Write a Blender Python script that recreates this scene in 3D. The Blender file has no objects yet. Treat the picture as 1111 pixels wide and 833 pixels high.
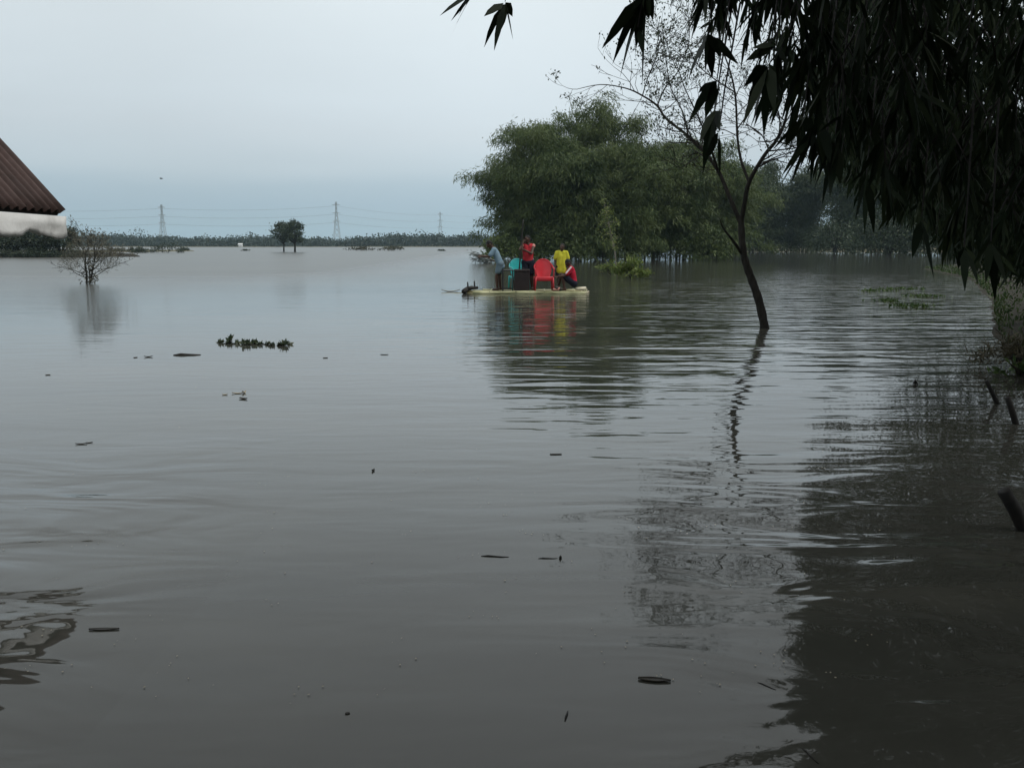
import bpy, math, random
import numpy as np
from mathutils import Vector, Matrix

random.seed(7)
rng = np.random.default_rng(11)
S = bpy.context.scene
COL = S.collection
PI = math.pi

# ------------------------------------------------------------------ camera
W0, H0, F = 1111.0, 833.0, 962.0
HOR = 265.0
CH = 1.4
PITCH = math.atan((H0 / 2 - HOR) / F)
cam_d = bpy.data.cameras.new('camera')
cam = bpy.data.objects.new('camera', cam_d)
COL.objects.link(cam)
cam.location = (0, 0, CH)
cam.rotation_euler = (PI / 2 - PITCH, 0, 0)
cam_d.sensor_fit = 'HORIZONTAL'
cam_d.sensor_width = 36.0
cam_d.lens = F * 36.0 / W0
cam_d.clip_start = 0.05
cam_d.clip_end = 20000
S.camera = cam
_c, _s = math.cos(PITCH), math.sin(PITCH)


def ray(px, py):
    dx = (px - W0 / 2) / F
    dy = -(py - H0 / 2) / F
    return Vector((dx, _c + dy * _s, -_s + dy * _c))


def at(px, py, Y):
    d = ray(px, py)
    return Vector((d.x / d.y * Y, Y, CH + d.z / d.y * Y))


def onw(px, py, z=0.0):
    d = ray(px, py)
    t = (z - CH) / d.z
    return Vector((d.x * t, d.y * t, z))


def project(P):
    P = np.asarray(P)
    y = P[:, 1]
    zc = P[:, 2] - CH
    f = y * _c - zc * _s
    u = y * _s + zc * _c
    return W0 / 2 + F * P[:, 0] / f, H0 / 2 - F * u / f


# ------------------------------------------------------------------ materials
def new_mat(name):
    m = bpy.data.materials.new(name)
    m.use_nodes = True
    nt = m.node_tree
    b = nt.nodes['Principled BSDF']
    return m, nt, b


def lk(nt, a, b):
    nt.links.new(a, b)


def ramp(nt, fac, stops):
    r = nt.nodes.new('ShaderNodeValToRGB')
    el = r.color_ramp.elements
    while len(el) > 1:
        el.remove(el[-1])
    el[0].position = stops[0][0]
    el[0].color = (*stops[0][1], 1)
    for p, c in stops[1:]:
        e = el.new(p)
        e.color = (*c, 1)
    lk(nt, fac, r.inputs[0])
    return r.outputs[0]


def noise(nt, scale, detail=3, vec=None, rough=.55, dist=0.0):
    n = nt.nodes.new('ShaderNodeTexNoise')
    n.inputs['Scale'].default_value = scale
    n.inputs['Detail'].default_value = detail
    n.inputs['Roughness'].default_value = rough
    n.inputs['Distortion'].default_value = dist
    if vec is not None:
        lk(nt, vec, n.inputs['Vector'])
    return n.outputs['Fac']


def math_n(nt, op, a, b=None, c=None):
    n = nt.nodes.new('ShaderNodeMath')
    n.operation = op
    for i, v in enumerate((a, b, c)):
        if v is None:
            continue
        if isinstance(v, (int, float)):
            n.inputs[i].default_value = v
        else:
            lk(nt, v, n.inputs[i])
    return n.outputs[0]


def obj_coord(nt):
    return nt.nodes.new('ShaderNodeTexCoord').outputs['Object']


def world_pos(nt):
    return nt.nodes.new('ShaderNodeNewGeometry').outputs['Position']


def mapped(nt, vec, scale, rotz=0.0):
    m = nt.nodes.new('ShaderNodeMapping')
    m.inputs['Scale'].default_value = scale
    m.inputs['Rotation'].default_value = (0, 0, rotz)
    lk(nt, vec, m.inputs['Vector'])
    return m.outputs[0]


def bump(nt, b, h, dist, strength=1.0):
    n = nt.nodes.new('ShaderNodeBump')
    n.inputs['Strength'].default_value = strength
    n.inputs['Distance'].default_value = dist
    lk(nt, h, n.inputs['Height'])
    lk(nt, n.outputs[0], b.inputs['Normal'])


def plain(name, c1, c2, scale, rough=.7, bmp=0.0, spec=.4, detail=4, stretch=None):
    m, nt, b = new_mat(name)
    v = obj_coord(nt)
    if stretch:
        v = mapped(nt, v, stretch)
    n = noise(nt, scale, detail, v)
    lk(nt, ramp(nt, n, [(.3, c1), (.7, c2)]), b.inputs['Base Color'])
    b.inputs['Roughness'].default_value = rough
    b.inputs['Specular IOR Level'].default_value = spec
    if bmp:
        bump(nt, b, n, bmp)
    return m


def leaf_mat(name, c1, c2, c3, trans=.25, rough=.5, spec=.3, patch=0):
    """leaves: each leaf (mesh island) has its own green"""
    m, nt, b = new_mat(name)
    g = nt.nodes.new('ShaderNodeNewGeometry')
    col = ramp(nt, g.outputs['Random Per Island'], [(0, c1), (.55, c2), (1, c3)])
    if patch:
        nz = noise(nt, patch, 2, world_pos(nt))
        mr = math_n(nt, 'MULTIPLY_ADD', nz, 3.2, -1.1)
        mr.node.use_clamp = True
        mm = nt.nodes.new('ShaderNodeMixRGB')
        lk(nt, mr, mm.inputs[0])
        lk(nt, col, mm.inputs[1])
        mm.inputs[2].default_value = (*c3, 1)
        col = mm.outputs[0]
    lk(nt, col, b.inputs['Base Color'])
    b.inputs['Roughness'].default_value = rough
    b.inputs['Specular IOR Level'].default_value = spec
    if trans:
        t = nt.nodes.new('ShaderNodeBsdfTranslucent')
        lk(nt, col, t.inputs['Color'])
        mx = nt.nodes.new('ShaderNodeMixShader')
        mx.inputs[0].default_value = trans
        lk(nt, b.outputs[0], mx.inputs[1])
        lk(nt, t.outputs[0], mx.inputs[2])
        lk(nt, mx.outputs[0], nt.nodes['Material Output'].inputs['Surface'])
    return m


M = {}
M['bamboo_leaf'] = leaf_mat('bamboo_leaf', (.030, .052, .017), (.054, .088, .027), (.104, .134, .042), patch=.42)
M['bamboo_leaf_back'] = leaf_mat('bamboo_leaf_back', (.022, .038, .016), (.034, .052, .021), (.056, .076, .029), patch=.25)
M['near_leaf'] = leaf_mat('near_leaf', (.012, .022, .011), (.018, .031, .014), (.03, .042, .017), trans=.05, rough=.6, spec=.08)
M['tree_leaf'] = leaf_mat('tree_leaf', (.022, .036, .018), (.034, .05, .024), (.05, .07, .03), trans=.15)
M['young_leaf'] = leaf_mat('young_leaf', (.08, .12, .03), (.13, .17, .045), (.2, .22, .07))
M['reed_leaf'] = leaf_mat('reed_leaf', (.08, .12, .025), (.13, .18, .04), (.2, .22, .07))
M['hyacinth_leaf'] = leaf_mat('hyacinth_leaf', (.012, .022, .012), (.03, .05, .022), (.09, .1, .05), trans=.1)
M['green_weed'] = leaf_mat('green_weed', (.03, .06, .015), (.05, .09, .02), (.08, .12, .03))
M['grass'] = leaf_mat('grass', (.022, .046, .010), (.034, .062, .014), (.055, .076, .022))
M['dry_brush'] = leaf_mat('dry_brush', (.055, .047, .028), (.09, .077, .044), (.13, .11, .065), trans=.1)
M['grey_brush'] = leaf_mat('grey_brush', (.10, .12, .12), (.17, .19, .18), (.28, .3, .29), trans=.1)
M['shrub_leaf'] = leaf_mat('shrub_leaf', (.020, .032, .018), (.032, .045, .024), (.05, .06, .03), trans=.15)
M['drab_leaf'] = leaf_mat('drab_leaf', (.06, .06, .04), (.08, .08, .05), (.11, .1, .06), trans=.15)
M['pale_twig'] = leaf_mat('pale_twig', (.07, .068, .05), (.10, .095, .07), (.14, .13, .085), trans=.1)
M['far_leaf'] = leaf_mat('far_leaf', (.022, .036, .026), (.03, .045, .03), (.042, .056, .034), trans=.1)
M['bark'] = plain('bark', (.013, .012, .010), (.038, .034, .028), 9, .85, .02, .2, 6, (3, 3, .7))
M['pale_bark'] = plain('pale_bark', (.12, .11, .09), (.22, .2, .17), 8, .8, .01, .2)
M['culm'] = plain('culm', (.05, .055, .03), (.10, .1, .05), 3, .6, 0, .3)
M['near_culm'] = plain('near_culm', (.03, .033, .02), (.055, .055, .03), 5, .6, 0, .3)
M['driftwood'] = plain('driftwood', (.010, .009, .008), (.024, .021, .017), 12, .7, .01, .3)
M['banana'] = plain('banana', (.11, .12, .045), (.64, .62, .38), 4.5, .6, .012, .3, 7, (.5, 2.5, 2.5))
M['banana_old'] = plain('banana_old', (.06, .055, .025), (.34, .30, .14), 5.5, .7, .012, .3, 7, (.6, 2.5, 2.5))
M['banana_end'] = plain('banana_end', (.5, .45, .32), (.7, .65, .5), 10, .7, .005, .3)
M['steel'] = plain('steel', (.24, .26, .27), (.30, .32, .33), .4, .6, 0, .4)  # lightened, distance haze put into the steel colour
M['wire'] = plain('wire', (.10, .105, .11), (.12, .12, .13), .2, .6, 0, .4)
M['red_plastic'] = plain('red_plastic', (.50, .018, .030), (.58, .028, .04), 6, .38, 0, .5)
M['teal_plastic'] = plain('teal_plastic', (.02, .36, .36), (.03, .44, .43), 6, .38, 0, .5)
M['black_metal'] = plain('black_metal', (.012, .012, .013), (.022, .021, .021), 20, .5, 0, .4)
M['dark_box'] = plain('dark_box', (.012, .008, .008), (.026, .016, .014), 6, .6, .002, .35)
M['skin'] = plain('skin', (.055, .030, .020), (.085, .046, .030), 14, .55, 0, .35)
M['hair'] = plain('hair', (.006, .005, .005), (.014, .012, .011), 60, .7, .003, .3)
M['eye'] = plain('eye', (.16, .15, .14), (.26, .24, .22), 30, .3)
M['blue_cloth'] = plain('blue_cloth', (.13, .21, .27), (.22, .31, .37), 9, .9, .004, .15)
M['slate_cloth'] = plain('slate_cloth', (.10, .15, .18), (.15, .2, .23), 9, .9, .004, .15)
M['red_cloth'] = plain('red_cloth', (.30, .020, .028), (.48, .04, .05), 9, .9, .004, .15)
M['crimson_cloth'] = plain('crimson_cloth', (.34, .012, .03), (.46, .02, .045), 9, .9, .004, .15)
M['pink_cloth'] = plain('pink_cloth', (.55, .25, .22), (.65, .33, .28), 9, .9, .004, .15)
M['white_cloth'] = plain('white_cloth', (.6, .56, .54), (.72, .68, .66), 9, .9, .004, .15)
M['navy_cloth'] = plain('navy_cloth', (.010, .012, .02), (.02, .022, .035), 9, .9, .004, .15)
M['yellow_cloth'] = plain('yellow_cloth', (.42, .41, .03), (.62, .58, .06), 9, .9, .004, .15)
M['litter'] = plain('litter', (.25, .22, .15), (.45, .4, .3), 14, .7)
M['dark_leaf'] = plain('dark_leaf', (.016, .014, .010), (.04, .034, .022), 20, .45)
M['bird'] = plain('bird', (.02, .02, .022), (.035, .035, .04), 10, .8)
M['soil'] = plain('soil', (.018, .016, .011), (.038, .034, .022), 1.4, .95, .05, .2, 6)
M['far_land'] = plain('far_land', (.10, .095, .06), (.16, .14, .085), .06, .95, 0, .2)
M['wall_mud'] = plain('wall_mud', (.22, .2, .17), (.32, .29, .25), 3, .9, .01, .2)


def roof_mat():
    m, nt, b = new_mat('rusty_iron')
    v = obj_coord(nt)
    n1 = noise(nt, 1.6, 5, mapped(nt, v, (1, 4, 1)))
    n2 = noise(nt, 14, 5, v)
    n = math_n(nt, 'MULTIPLY_ADD', n2, .35, math_n(nt, 'MULTIPLY', n1, .75))
    lk(nt, ramp(nt, n, [(.3, (.026, .014, .011)), (.5, (.046, .025, .020)), (.62, (.066, .037, .031)), (.78, (.10, .068, .06))]), b.inputs['Base Color'])
    b.inputs['Roughness'].default_value = .7
    b.inputs['Metallic'].default_value = .15
    bump(nt, b, n2, .004)
    return m


def panel_mat():
    m, nt, b = new_mat('whitewash')
    v = obj_coord(nt)
    n1 = noise(nt, 5, 6, mapped(nt, v, (1, 1, .5)))
    lk(nt, ramp(nt, n1, [(.25, (.5, .5, .48)), (.45, (.72, .72, .7)), (.7, (.8, .8, .78))]), b.inputs['Base Color'])
    b.inputs['Roughness'].default_value = .8
    bump(nt, b, n1, .02)
    return m


M['rusty'] = roof_mat()
M['whitewash'] = panel_mat()


def water_mat():
    m, nt, b = new_mat('flood_water')
    P = world_pos(nt)
    sep = nt.nodes.new('ShaderNodeSeparateXYZ')
    lk(nt, P, sep.inputs[0])
    X, Y = sep.outputs[0], sep.outputs[1]
    # gusts: calmer open water on the left, ruffled water on the right and in patches
    gust = noise(nt, .10, 2, mapped(nt, P, (.7, 1.4, 1)))
    gx = math_n(nt, 'MULTIPLY_ADD', X, .10, .34)
    gx.node.use_clamp = True
    calm = math_n(nt, 'MULTIPLY_ADD', gust, 1.6, -.5)
    calm.node.use_clamp = True
    wind = math_n(nt, 'MULTIPLY_ADD', gx, .75, math_n(nt, 'MULTIPLY', calm, .3))
    near = math_n(nt, 'MULTIPLY_ADD', Y, .065, -.15)      # sheltered by the bank close in
    near.node.use_clamp = True
    near = math_n(nt, 'MULTIPLY_ADD', near, .78, .22)
    wind = math_n(nt, 'MULTIPLY', wind, near)
    opn = math_n(nt, 'MULTIPLY_ADD', Y, -.03, 1.9)        # the open plain beyond the trees lies calm
    opn.node.use_clamp = True
    opn = math_n(nt, 'MULTIPLY_ADD', opn, .88, .12)
    wind = math_n(nt, 'MULTIPLY', wind, opn)
    wind = math_n(nt, 'ADD', wind, .03)
    a = noise(nt, 1.1, 1.0, mapped(nt, P, (.42, 1.5, 1), .06), .4, .3)
    c = noise(nt, 3.1, 1.5, mapped(nt, P, (.38, 1.5, 1), -.10), .5, .4)
    d = noise(nt, 9.0, 1.5, mapped(nt, P, (.55, 1.3, 1), .05), .5)
    sw = noise(nt, 1.5, 2.5, mapped(nt, P, (.6, 1.5, 1), .45), .5, .8)
    swf = math_n(nt, 'MULTIPLY_ADD', Y, -.22, 1.45)      # slow swirls only close to the banks
    swf.node.use_clamp = True
    sx2 = math_n(nt, 'MAXIMUM', math_n(nt, 'MULTIPLY_ADD', X, .55, -.1), math_n(nt, 'MULTIPLY_ADD', X, -.9, -1.1))
    sx2.node.use_clamp = True
    swf = math_n(nt, 'MULTIPLY', swf, sx2)
    swf = math_n(nt, 'MULTIPLY_ADD', swf, .95, .05)
    h = math_n(nt, 'MULTIPLY', a, .040)
    h = math_n(nt, 'MULTIPLY_ADD', c, .027, h)
    h = math_n(nt, 'MULTIPLY_ADD', d, .0030, h)
    h = math_n(nt, 'MULTIPLY', h, wind)
    h = math_n(nt, 'MULTIPLY_ADD', math_n(nt, 'MULTIPLY', sw, swf), .085, h)
    bump(nt, b, h, 1.0)
    silt = noise(nt, .8, 5, mapped(nt, P, (.5, 1.2, 1), .3), .6, .5)
    silt2 = noise(nt, .22, 4, mapped(nt, P, (.35, 1.3, 1), -.25), .6, .8)
    silt = math_n(nt, 'MULTIPLY_ADD', silt2, .6, math_n(nt, 'MULTIPLY', silt, .4))
    lk(nt, ramp(nt, silt, [(.34, (.038, .039, .032)), (.5, (.056, .056, .047)), (.66, (.082, .079, .064))]), b.inputs['Base Color'])
    fr = math_n(nt, 'MULTIPLY_ADD', Y, .0032, .0)        # fine unresolved ripples out on the open water
    fr.node.use_clamp = True
    lee = math_n(nt, 'MINIMUM', math_n(nt, 'MAXIMUM', math_n(nt, 'MULTIPLY_ADD', X, -.10, 1.0), .6), 2.2)
    fr = math_n(nt, 'MULTIPLY', fr, lee)
    cap = math_n(nt, 'MAXIMUM', math_n(nt, 'MINIMUM', math_n(nt, 'MULTIPLY_ADD', X, -.020, .09), .30), .055)   # calmer in the lee of the bamboo
    lk(nt, math_n(nt, 'MAXIMUM', math_n(nt, 'MINIMUM', fr, cap), .025), b.inputs['Roughness'])
    b.inputs['IOR'].default_value = 1.40
    return m


M['water'] = water_mat()


# ------------------------------------------------------------------ mesh helpers
class MB:
    def __init__(self):
        self.v = []
        self.f = []

    def add(self, vs, fs):
        o = len(self.v)
        self.v += [tuple(x) for x in vs]
        self.f += [tuple(i + o for i in q) for q in fs]

    def tube(self, pts, rad, n=6, caps=True, squash=None):
        pts = [Vector(p) for p in pts]
        if isinstance(rad, (int, float)):
            rad = [rad] * len(pts)
        vs, fs = [], []
        ref = None
        for i, p in enumerate(pts):
            t = (pts[min(i + 1, len(pts) - 1)] - pts[max(i - 1, 0)])
            t = t.normalized() if t.length > 1e-9 else Vector((0, 0, 1))
            if ref is None:
                ref = t.cross(Vector((0, 0, 1)))
                if ref.length < .1:
                    ref = t.cross(Vector((1, 0, 0)))
            u = (ref - t * ref.dot(t)).normalized()
            ref = u
            w = t.cross(u)
            for k in range(n):
                a = 2 * PI * k / n
                sx, sy = (squash or (1, 1))
                vs.append(p + (u * math.cos(a) * sx + w * math.sin(a) * sy) * rad[i])
        for i in range(len(pts) - 1):
            for k in range(n):
                k2 = (k + 1) % n
                fs.append((i * n + k, i * n + k2, (i + 1) * n + k2, (i + 1) * n + k))
        if caps:
            fs.append(tuple(range(n - 1, -1, -1)))
            fs.append(tuple((len(pts) - 1) * n + k for k in range(n)))
        self.add(vs, fs)

    def box(self, c, s, rot=None, bev=0.0):
        c = Vector(c)
        hx, hy, hz = s[0] / 2, s[1] / 2, s[2] / 2
        b = min(bev, hx * .9, hy * .9, hz * .9)
        vs, fs = [], []
        if b <= 0:
            vs = [Vector((x * hx, y * hy, z * hz)) for z in (-1, 1) for y in (-1, 1) for x in (-1, 1)]
            fs = [(0, 2, 3, 1), (4, 5, 7, 6), (0, 1, 5, 4), (2, 6, 7, 3), (0, 4, 6, 2), (1, 3, 7, 5)]
        else:
            def ring(z, ix, iy):
                x, y = hx - ix, hy - iy
                k = b if ix == 0 else b * .5
                return [Vector(q) for q in ((x - k, -y, z), (x, -y + k, z), (x, y - k, z), (x - k, y, z), (-x + k, y, z), (-x, y - k, z), (-x, -y + k, z), (-x + k, -y, z))]
            for z, i in ((-hz, b), (-hz + b, 0), (hz - b, 0), (hz, b)):
                vs += ring(z, i, i)
            for r in range(3):
                for k in range(8):
                    k2 = (k + 1) % 8
                    fs.append((r * 8 + k, r * 8 + k2, (r + 1) * 8 + k2, (r + 1) * 8 + k))
            fs.append(tuple(range(7, -1, -1)))
            fs.append(tuple(24 + k for k in range(8)))
        if rot is not None:
            vs = [rot @ v for v in vs]
        self.add([v + c for v in vs], fs)

    def ball(self, c, r, n=12, m=8, rot=None):
        c = Vector(c)
        if isinstance(r, (int, float)):
            r = (r, r, r)
        vs = [Vector((0, 0, -r[2]))]
        for i in range(1, m):
            th = PI * i / m - PI / 2
            for k in range(n):
                a = 2 * PI * k / n
                vs.append(Vector((r[0] * math.cos(th) * math.cos(a), r[1] * math.cos(th) * math.sin(a), r[2] * math.sin(th))))
        vs.append(Vector((0, 0, r[2])))
        fs = []
        for k in range(n):
            fs.append((0, 1 + (k + 1) % n, 1 + k))
            for i in range(m - 2):
                a = 1 + i * n
                fs.append((a + k, a + (k + 1) % n, a + n + (k + 1) % n, a + n + k))
            a = 1 + (m - 2) * n
            fs.append((a + k, a + (k + 1) % n, len(vs) - 1))
        if rot is not None:
            vs = [rot @ v for v in vs]
        self.add([v + c for v in vs], fs)

    def capsule(self, p0, p1, r0, r1, n=10):
        p0, p1 = Vector(p0), Vector(p1)
        d = p1 - p0
        if d.length < 1e-6:
            self.ball(p0, r0)
            return
        t = d.normalized()
        pts, rs = [], []
        for k in (0.05, .35, .65, .9, 1):
            pts.append(p0 - t * r0 * math.sqrt(max(0, 1 - k * k)) )
            rs.append(r0 * k)
        for k in (1, .9, .65, .35, .05):
            pts.append(p1 + t * r1 * math.sqrt(max(0, 1 - k * k)))
            rs.append(r1 * k)
        self.tube(pts, rs, n)

    def build(self, name, mat, parent=None, smooth=False):
        me = bpy.data.meshes.new(name)
        me.from_pydata(self.v, [], self.f)
        me.update()
        return link(name, me, mat, parent, smooth)


def link(name, me, mat, parent=None, smooth=False):
    o = bpy.data.objects.new(name, me)
    COL.objects.link(o)
    if mat is not None:
        me.materials.append(mat)
    if smooth:
        me.polygons.foreach_set('use_smooth', [True] * len(me.polygons))
    if parent is not None:
        o.parent = parent
        o.matrix_parent_inverse = Matrix.Translation(-Vector(parent.location)) if parent.rotation_euler.z == 0 else \
            (Matrix.Translation(parent.location) @ Matrix.Rotation(parent.rotation_euler.z, 4, 'Z')).inverted()
    return o


def tri_mesh(name, V, T, mat, parent=None):
    me = bpy.data.meshes.new(name)
    n, t = len(V), len(T)
    me.vertices.add(n)
    me.vertices.foreach_set('co', np.ascontiguousarray(V, dtype=np.float32).ravel())
    me.loops.add(t * 3)
    me.loops.foreach_set('vertex_index', np.ascontiguousarray(T, dtype=np.int32).ravel())
    me.polygons.add(t)
    me.polygons.foreach_set('loop_start', np.arange(0, t * 3, 3, dtype=np.int32))
    me.update(calc_edges=True)
    me.validate()
    return link(name, me, mat, parent)


def unit(a):
    return a / np.maximum(np.linalg.norm(a, axis=1, keepdims=True), 1e-9)


class Leaves:
    """collects many leaf blades, each a small folded lance or lozenge"""

    def __init__(self, lance=False):
        self.P, self.D, self.L, self.W = [], [], [], []
        self.lance = lance

    def add(self, P, D, L, Wd):
        P = np.atleast_2d(np.asarray(P, float))
        n = len(P)
        self.P.append(P)
        self.D.append(np.broadcast_to(np.atleast_2d(np.asarray(D, float)), (n, 3)))
        self.L.append(np.broadcast_to(np.asarray(L, float), (n,)))
        self.W.append(np.broadcast_to(np.asarray(Wd, float), (n,)))

    def build(self, name, mat, parent=None, keep=None, droop=.15):
        P = np.concatenate(self.P)
        D = unit(np.concatenate(self.D))
        L = np.concatenate(self.L)[:, None]
        Wd = np.concatenate(self.W)[:, None]
        if keep is not None:
            k = keep(P + D * L * .5)
            P, D, L, Wd = P[k], D[k], L[k], Wd[k]
        n = len(P)
        R = rng.normal(size=(n, 3))
        Sd = unit(np.cross(D, R))
        dz = np.array([[0, 0, -1.0]]) * rng.uniform(.2, 2.2, (n, 1))
        if self.lance:
            V = np.stack([P,
                          P + D * L * .3 + Sd * Wd * .5, P + D * L * .3 - Sd * Wd * .5,
                          P + D * L * .68 + Sd * Wd * .36 + dz * L * droop * .4, P + D * L * .68 - Sd * Wd * .36 + dz * L * droop * .4,
                          P + D * L + dz * L * droop], axis=1).reshape(-1, 3)
            T = np.array([[0, 2, 1], [1, 2, 4], [1, 4, 3], [3, 4, 5]])
            k = 6
        else:
            V = np.stack([P, P + D * L * .45 + Sd * Wd * .5, P + D * L * .45 - Sd * Wd * .5, P + D * L + dz * L * droop], axis=1).reshape(-1, 3)
            T = np.array([[0, 2, 1], [1, 2, 3]])
            k = 4
        T = (T[None] + (np.arange(n) * k)[:, None, None]).reshape(-1, 3)
        return tri_mesh(name, V, T, mat, parent)


def empty(name, loc, label=None, cat=None, group=None, rz=0.0):
    o = bpy.data.objects.new(name, None)
    COL.objects.link(o)
    o.location = loc
    o.rotation_euler = (0, 0, rz)
    o.empty_display_size = .3
    return tag(o, label, cat, group)


def tag(o, label=None, cat=None, group=None, kind=None):
    for k, v in (('label', label), ('category', cat), ('group', group), ('kind', kind)):
        if v:
            o[k] = v
    return o


def copy_tree(o, parent=None):
    c = o.copy()
    COL.objects.link(c)
    if parent is not None:
        c.parent = parent
        c.matrix_parent_inverse = o.matrix_parent_inverse.copy()
    for ch in list(o.children):
        copy_tree(ch, c)
    return c


# ------------------------------------------------------------------ world, sun, render settings
wd = bpy.data.worlds.new('World')
S.world = wd
wd.use_nodes = True
nt = wd.node_tree
bg = nt.nodes['Background']
sky = nt.nodes.new('ShaderNodeTexSky')
sky.sky_type = 'NISHITA'
sky.sun_disc = False
SUN_EL, SUN_AZ = 52.0, 112.0
sky.sun_elevation = math.radians(SUN_EL)
sky.sun_rotation = math.radians(SUN_AZ)
tc = nt.nodes.new('ShaderNodeTexCoord')
sepw = nt.nodes.new('ShaderNodeSeparateXYZ')
lk(nt, tc.outputs['Generated'], sepw.inputs[0])
wn = noise(nt, 2.2, 4, mapped(nt, tc.outputs['Generated'], (1, 1, 6)), .5)
zz = math_n(nt, 'ADD', sepw.outputs[2], math_n(nt, 'MULTIPLY_ADD', wn, .036, -.018))
SKYC = [(0.0, (.325, .415, .475)), (.02, (.335, .435, .50)), (.042, (.355, .455, .53)), (.062, (.40, .495, .56)), (.080, (.49, .57, .62)), (.12, (.56, .625, .665)),
        (.15, (.60, .67, .71)), (.20, (.64, .71, .745)), (.27, (.69, .755, .78)), (.5, (.78, .82, .835)), (1.0, (.86, .89, .90))]
over = ramp(nt, zz, SKYC)
cl = noise(nt, 1.6, 5, mapped(nt, tc.outputs['Generated'], (1, 1, 3.5)), .55, .4)
# sky brightened straight ahead: a real glow plus lens vignetting put into its colour
azx = math_n(nt, 'ABSOLUTE', math_n(nt, 'ADD', sepw.outputs[0], -.02))
azb = math_n(nt, 'MULTIPLY_ADD', azx, -3.0, 1.15)
azb.node.use_clamp = True
clf = math_n(nt, 'ADD', math_n(nt, 'MULTIPLY_ADD', cl, 2.0, 9.1), math_n(nt, 'MULTIPLY', azb, 1.35))
vm = nt.nodes.new('ShaderNodeVectorMath')
vm.operation = 'SCALE'
lk(nt, over, vm.inputs[0])
lk(nt, clf, vm.inputs['Scale'])
mixw = nt.nodes.new('ShaderNodeMixRGB')
mixw.inputs[0].default_value = .94
lk(nt, sky.outputs[0], mixw.inputs[1])
lk(nt, vm.outputs[0], mixw.inputs[2])
lk(nt, mixw.outputs[0], bg.inputs['Color'])
bg.inputs['Strength'].default_value = .1

sl = bpy.data.lights.new('sun', 'SUN')
sl.energy = 1.5
sl.angle = math.radians(16)
sl.color = (1, .97, .92)
so = bpy.data.objects.new('sun', sl)
COL.objects.link(so)
so.rotation_euler = (math.radians(90 - SUN_EL), 0, math.radians(-(SUN_AZ - 180)))

S.render.engine = 'CYCLES'
S.view_settings.view_transform = 'Standard'
S.view_settings.look = 'None'
S.view_settings.gamma = 1
S.view_settings.exposure = .07
cy = S.cycles
cy.max_bounces = 6
cy.diffuse_bounces = 3
cy.glossy_bounces = 3
cy.transmission_bounces = 3
cy.volume_bounces = 1
cy.transparent_max_bounces = 4
cy.caustics_reflective = False
cy.caustics_refractive = False
cy.use_denoising = True
try:
    cy.denoiser = 'OPENIMAGEDENOISE'
except Exception:
    pass

# ------------------------------------------------------------------ water, land
mb = MB()
R1 = 3000
n = 96
mb.add([(0, 0, 0)] + [(R1 * math.cos(2 * PI * k / n), R1 * math.sin(2 * PI * k / n), 0) for k in range(n)],
       [(0, 1 + k, 1 + (k + 1) % n) for k in range(n)])
tag(mb.build('water', M['water']), kind='structure')


def strip(name, edge, prof, mat, away):
    """land rising from a shore line: edge points, rows at (distance, height) away from the water"""
    vs, fs = [], []
    k = len(prof)
    for i, (x, y) in enumerate(edge):
        a = Vector(edge[max(0, i - 1)])
        b = Vector(edge[min(len(edge) - 1, i + 1)])
        t = (b - a).normalized()
        nrm = Vector((t.y, -t.x)) * away
        for d, z in prof:
            j = (random.random() - .5) * min(.25, d * .2) if d > 0 else (random.random() - .5) * .12
            vs.append((x + nrm.x * (d + j), y + nrm.y * (d + j), z + (random.random() - .5) * z * .25))
    for i in range(len(edge) - 1):
        for r in range(k - 1):
            fs.append((i * k + r, i * k + r + 1, (i + 1) * k + r + 1, (i + 1) * k + r))
    m_ = MB()
    m_.add(vs, fs)
    o = m_.build(name, mat, None, True)
    return tag(o, kind='structure')


def dense(poly, step):
    out = []
    for a, b in zip(poly[:-1], poly[1:]):
        a, b = Vector(a), Vector(b)
        k = max(1, int((b - a).length / step))
        for i in range(k):
            p = a.lerp(b, i / k)
            out.append((p.x, p.y))
    out.append(tuple(poly[-1]))
    return out


bank_edge = dense([(24, 52), (18.6, 36), (11.9, 22), (8.2, 15), (6.2, 11.0), (5.1, 8), (3.9, 5.2), (2.6, 2.6), (1.2, 1.2), (-2, .7), (-8, .4), (-14, 1)], .8)
strip('right_bank', bank_edge, [(-.3, -.12), (0, .02), (.5, .14), (2, .28), (9, .5), (16, .6)], M['soil'], -1)

far_edge = dense([(-900, 470), (-300, 455), (-120, 462), (60, 456), (300, 470), (900, 480)], 25)
strip('far_bank', far_edge, [(-2, -.3), (0, .2), (30, .6), (600, 1.0), (2300, 1.0)], M['far_land'], -1)
left_edge = dense([(-150, 172), (-100, 158), (-78, 155), (-68, 162), (-64, 180)], 4)
strip('left_spit', left_edge, [(-1, -.2), (0, .12), (4, .3), (12, .3), (22, .25), (26, -.2)], M['far_land'], -1)
nl = dense([(-90, 93), (-62, 95), (-48, 97), (-42, 101)], 3)
LSH = strip('left_shore', nl, [(-1, -.2), (0, .1), (3, .3), (12, .35), (16, -.2)], M['soil'], -1)
rb = dense([(44, 176), (62, 172), (85, 168), (120, 165)], 5)
strip('right_spit', rb, [(-1, -.2), (0, .25), (2, .5), (30, .6)], M['far_land'], -1)


# ------------------------------------------------------------------ trees and bamboo
def gauss(n, s):
    return rng.normal(size=(n, 3)) * np.asarray(s)


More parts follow.
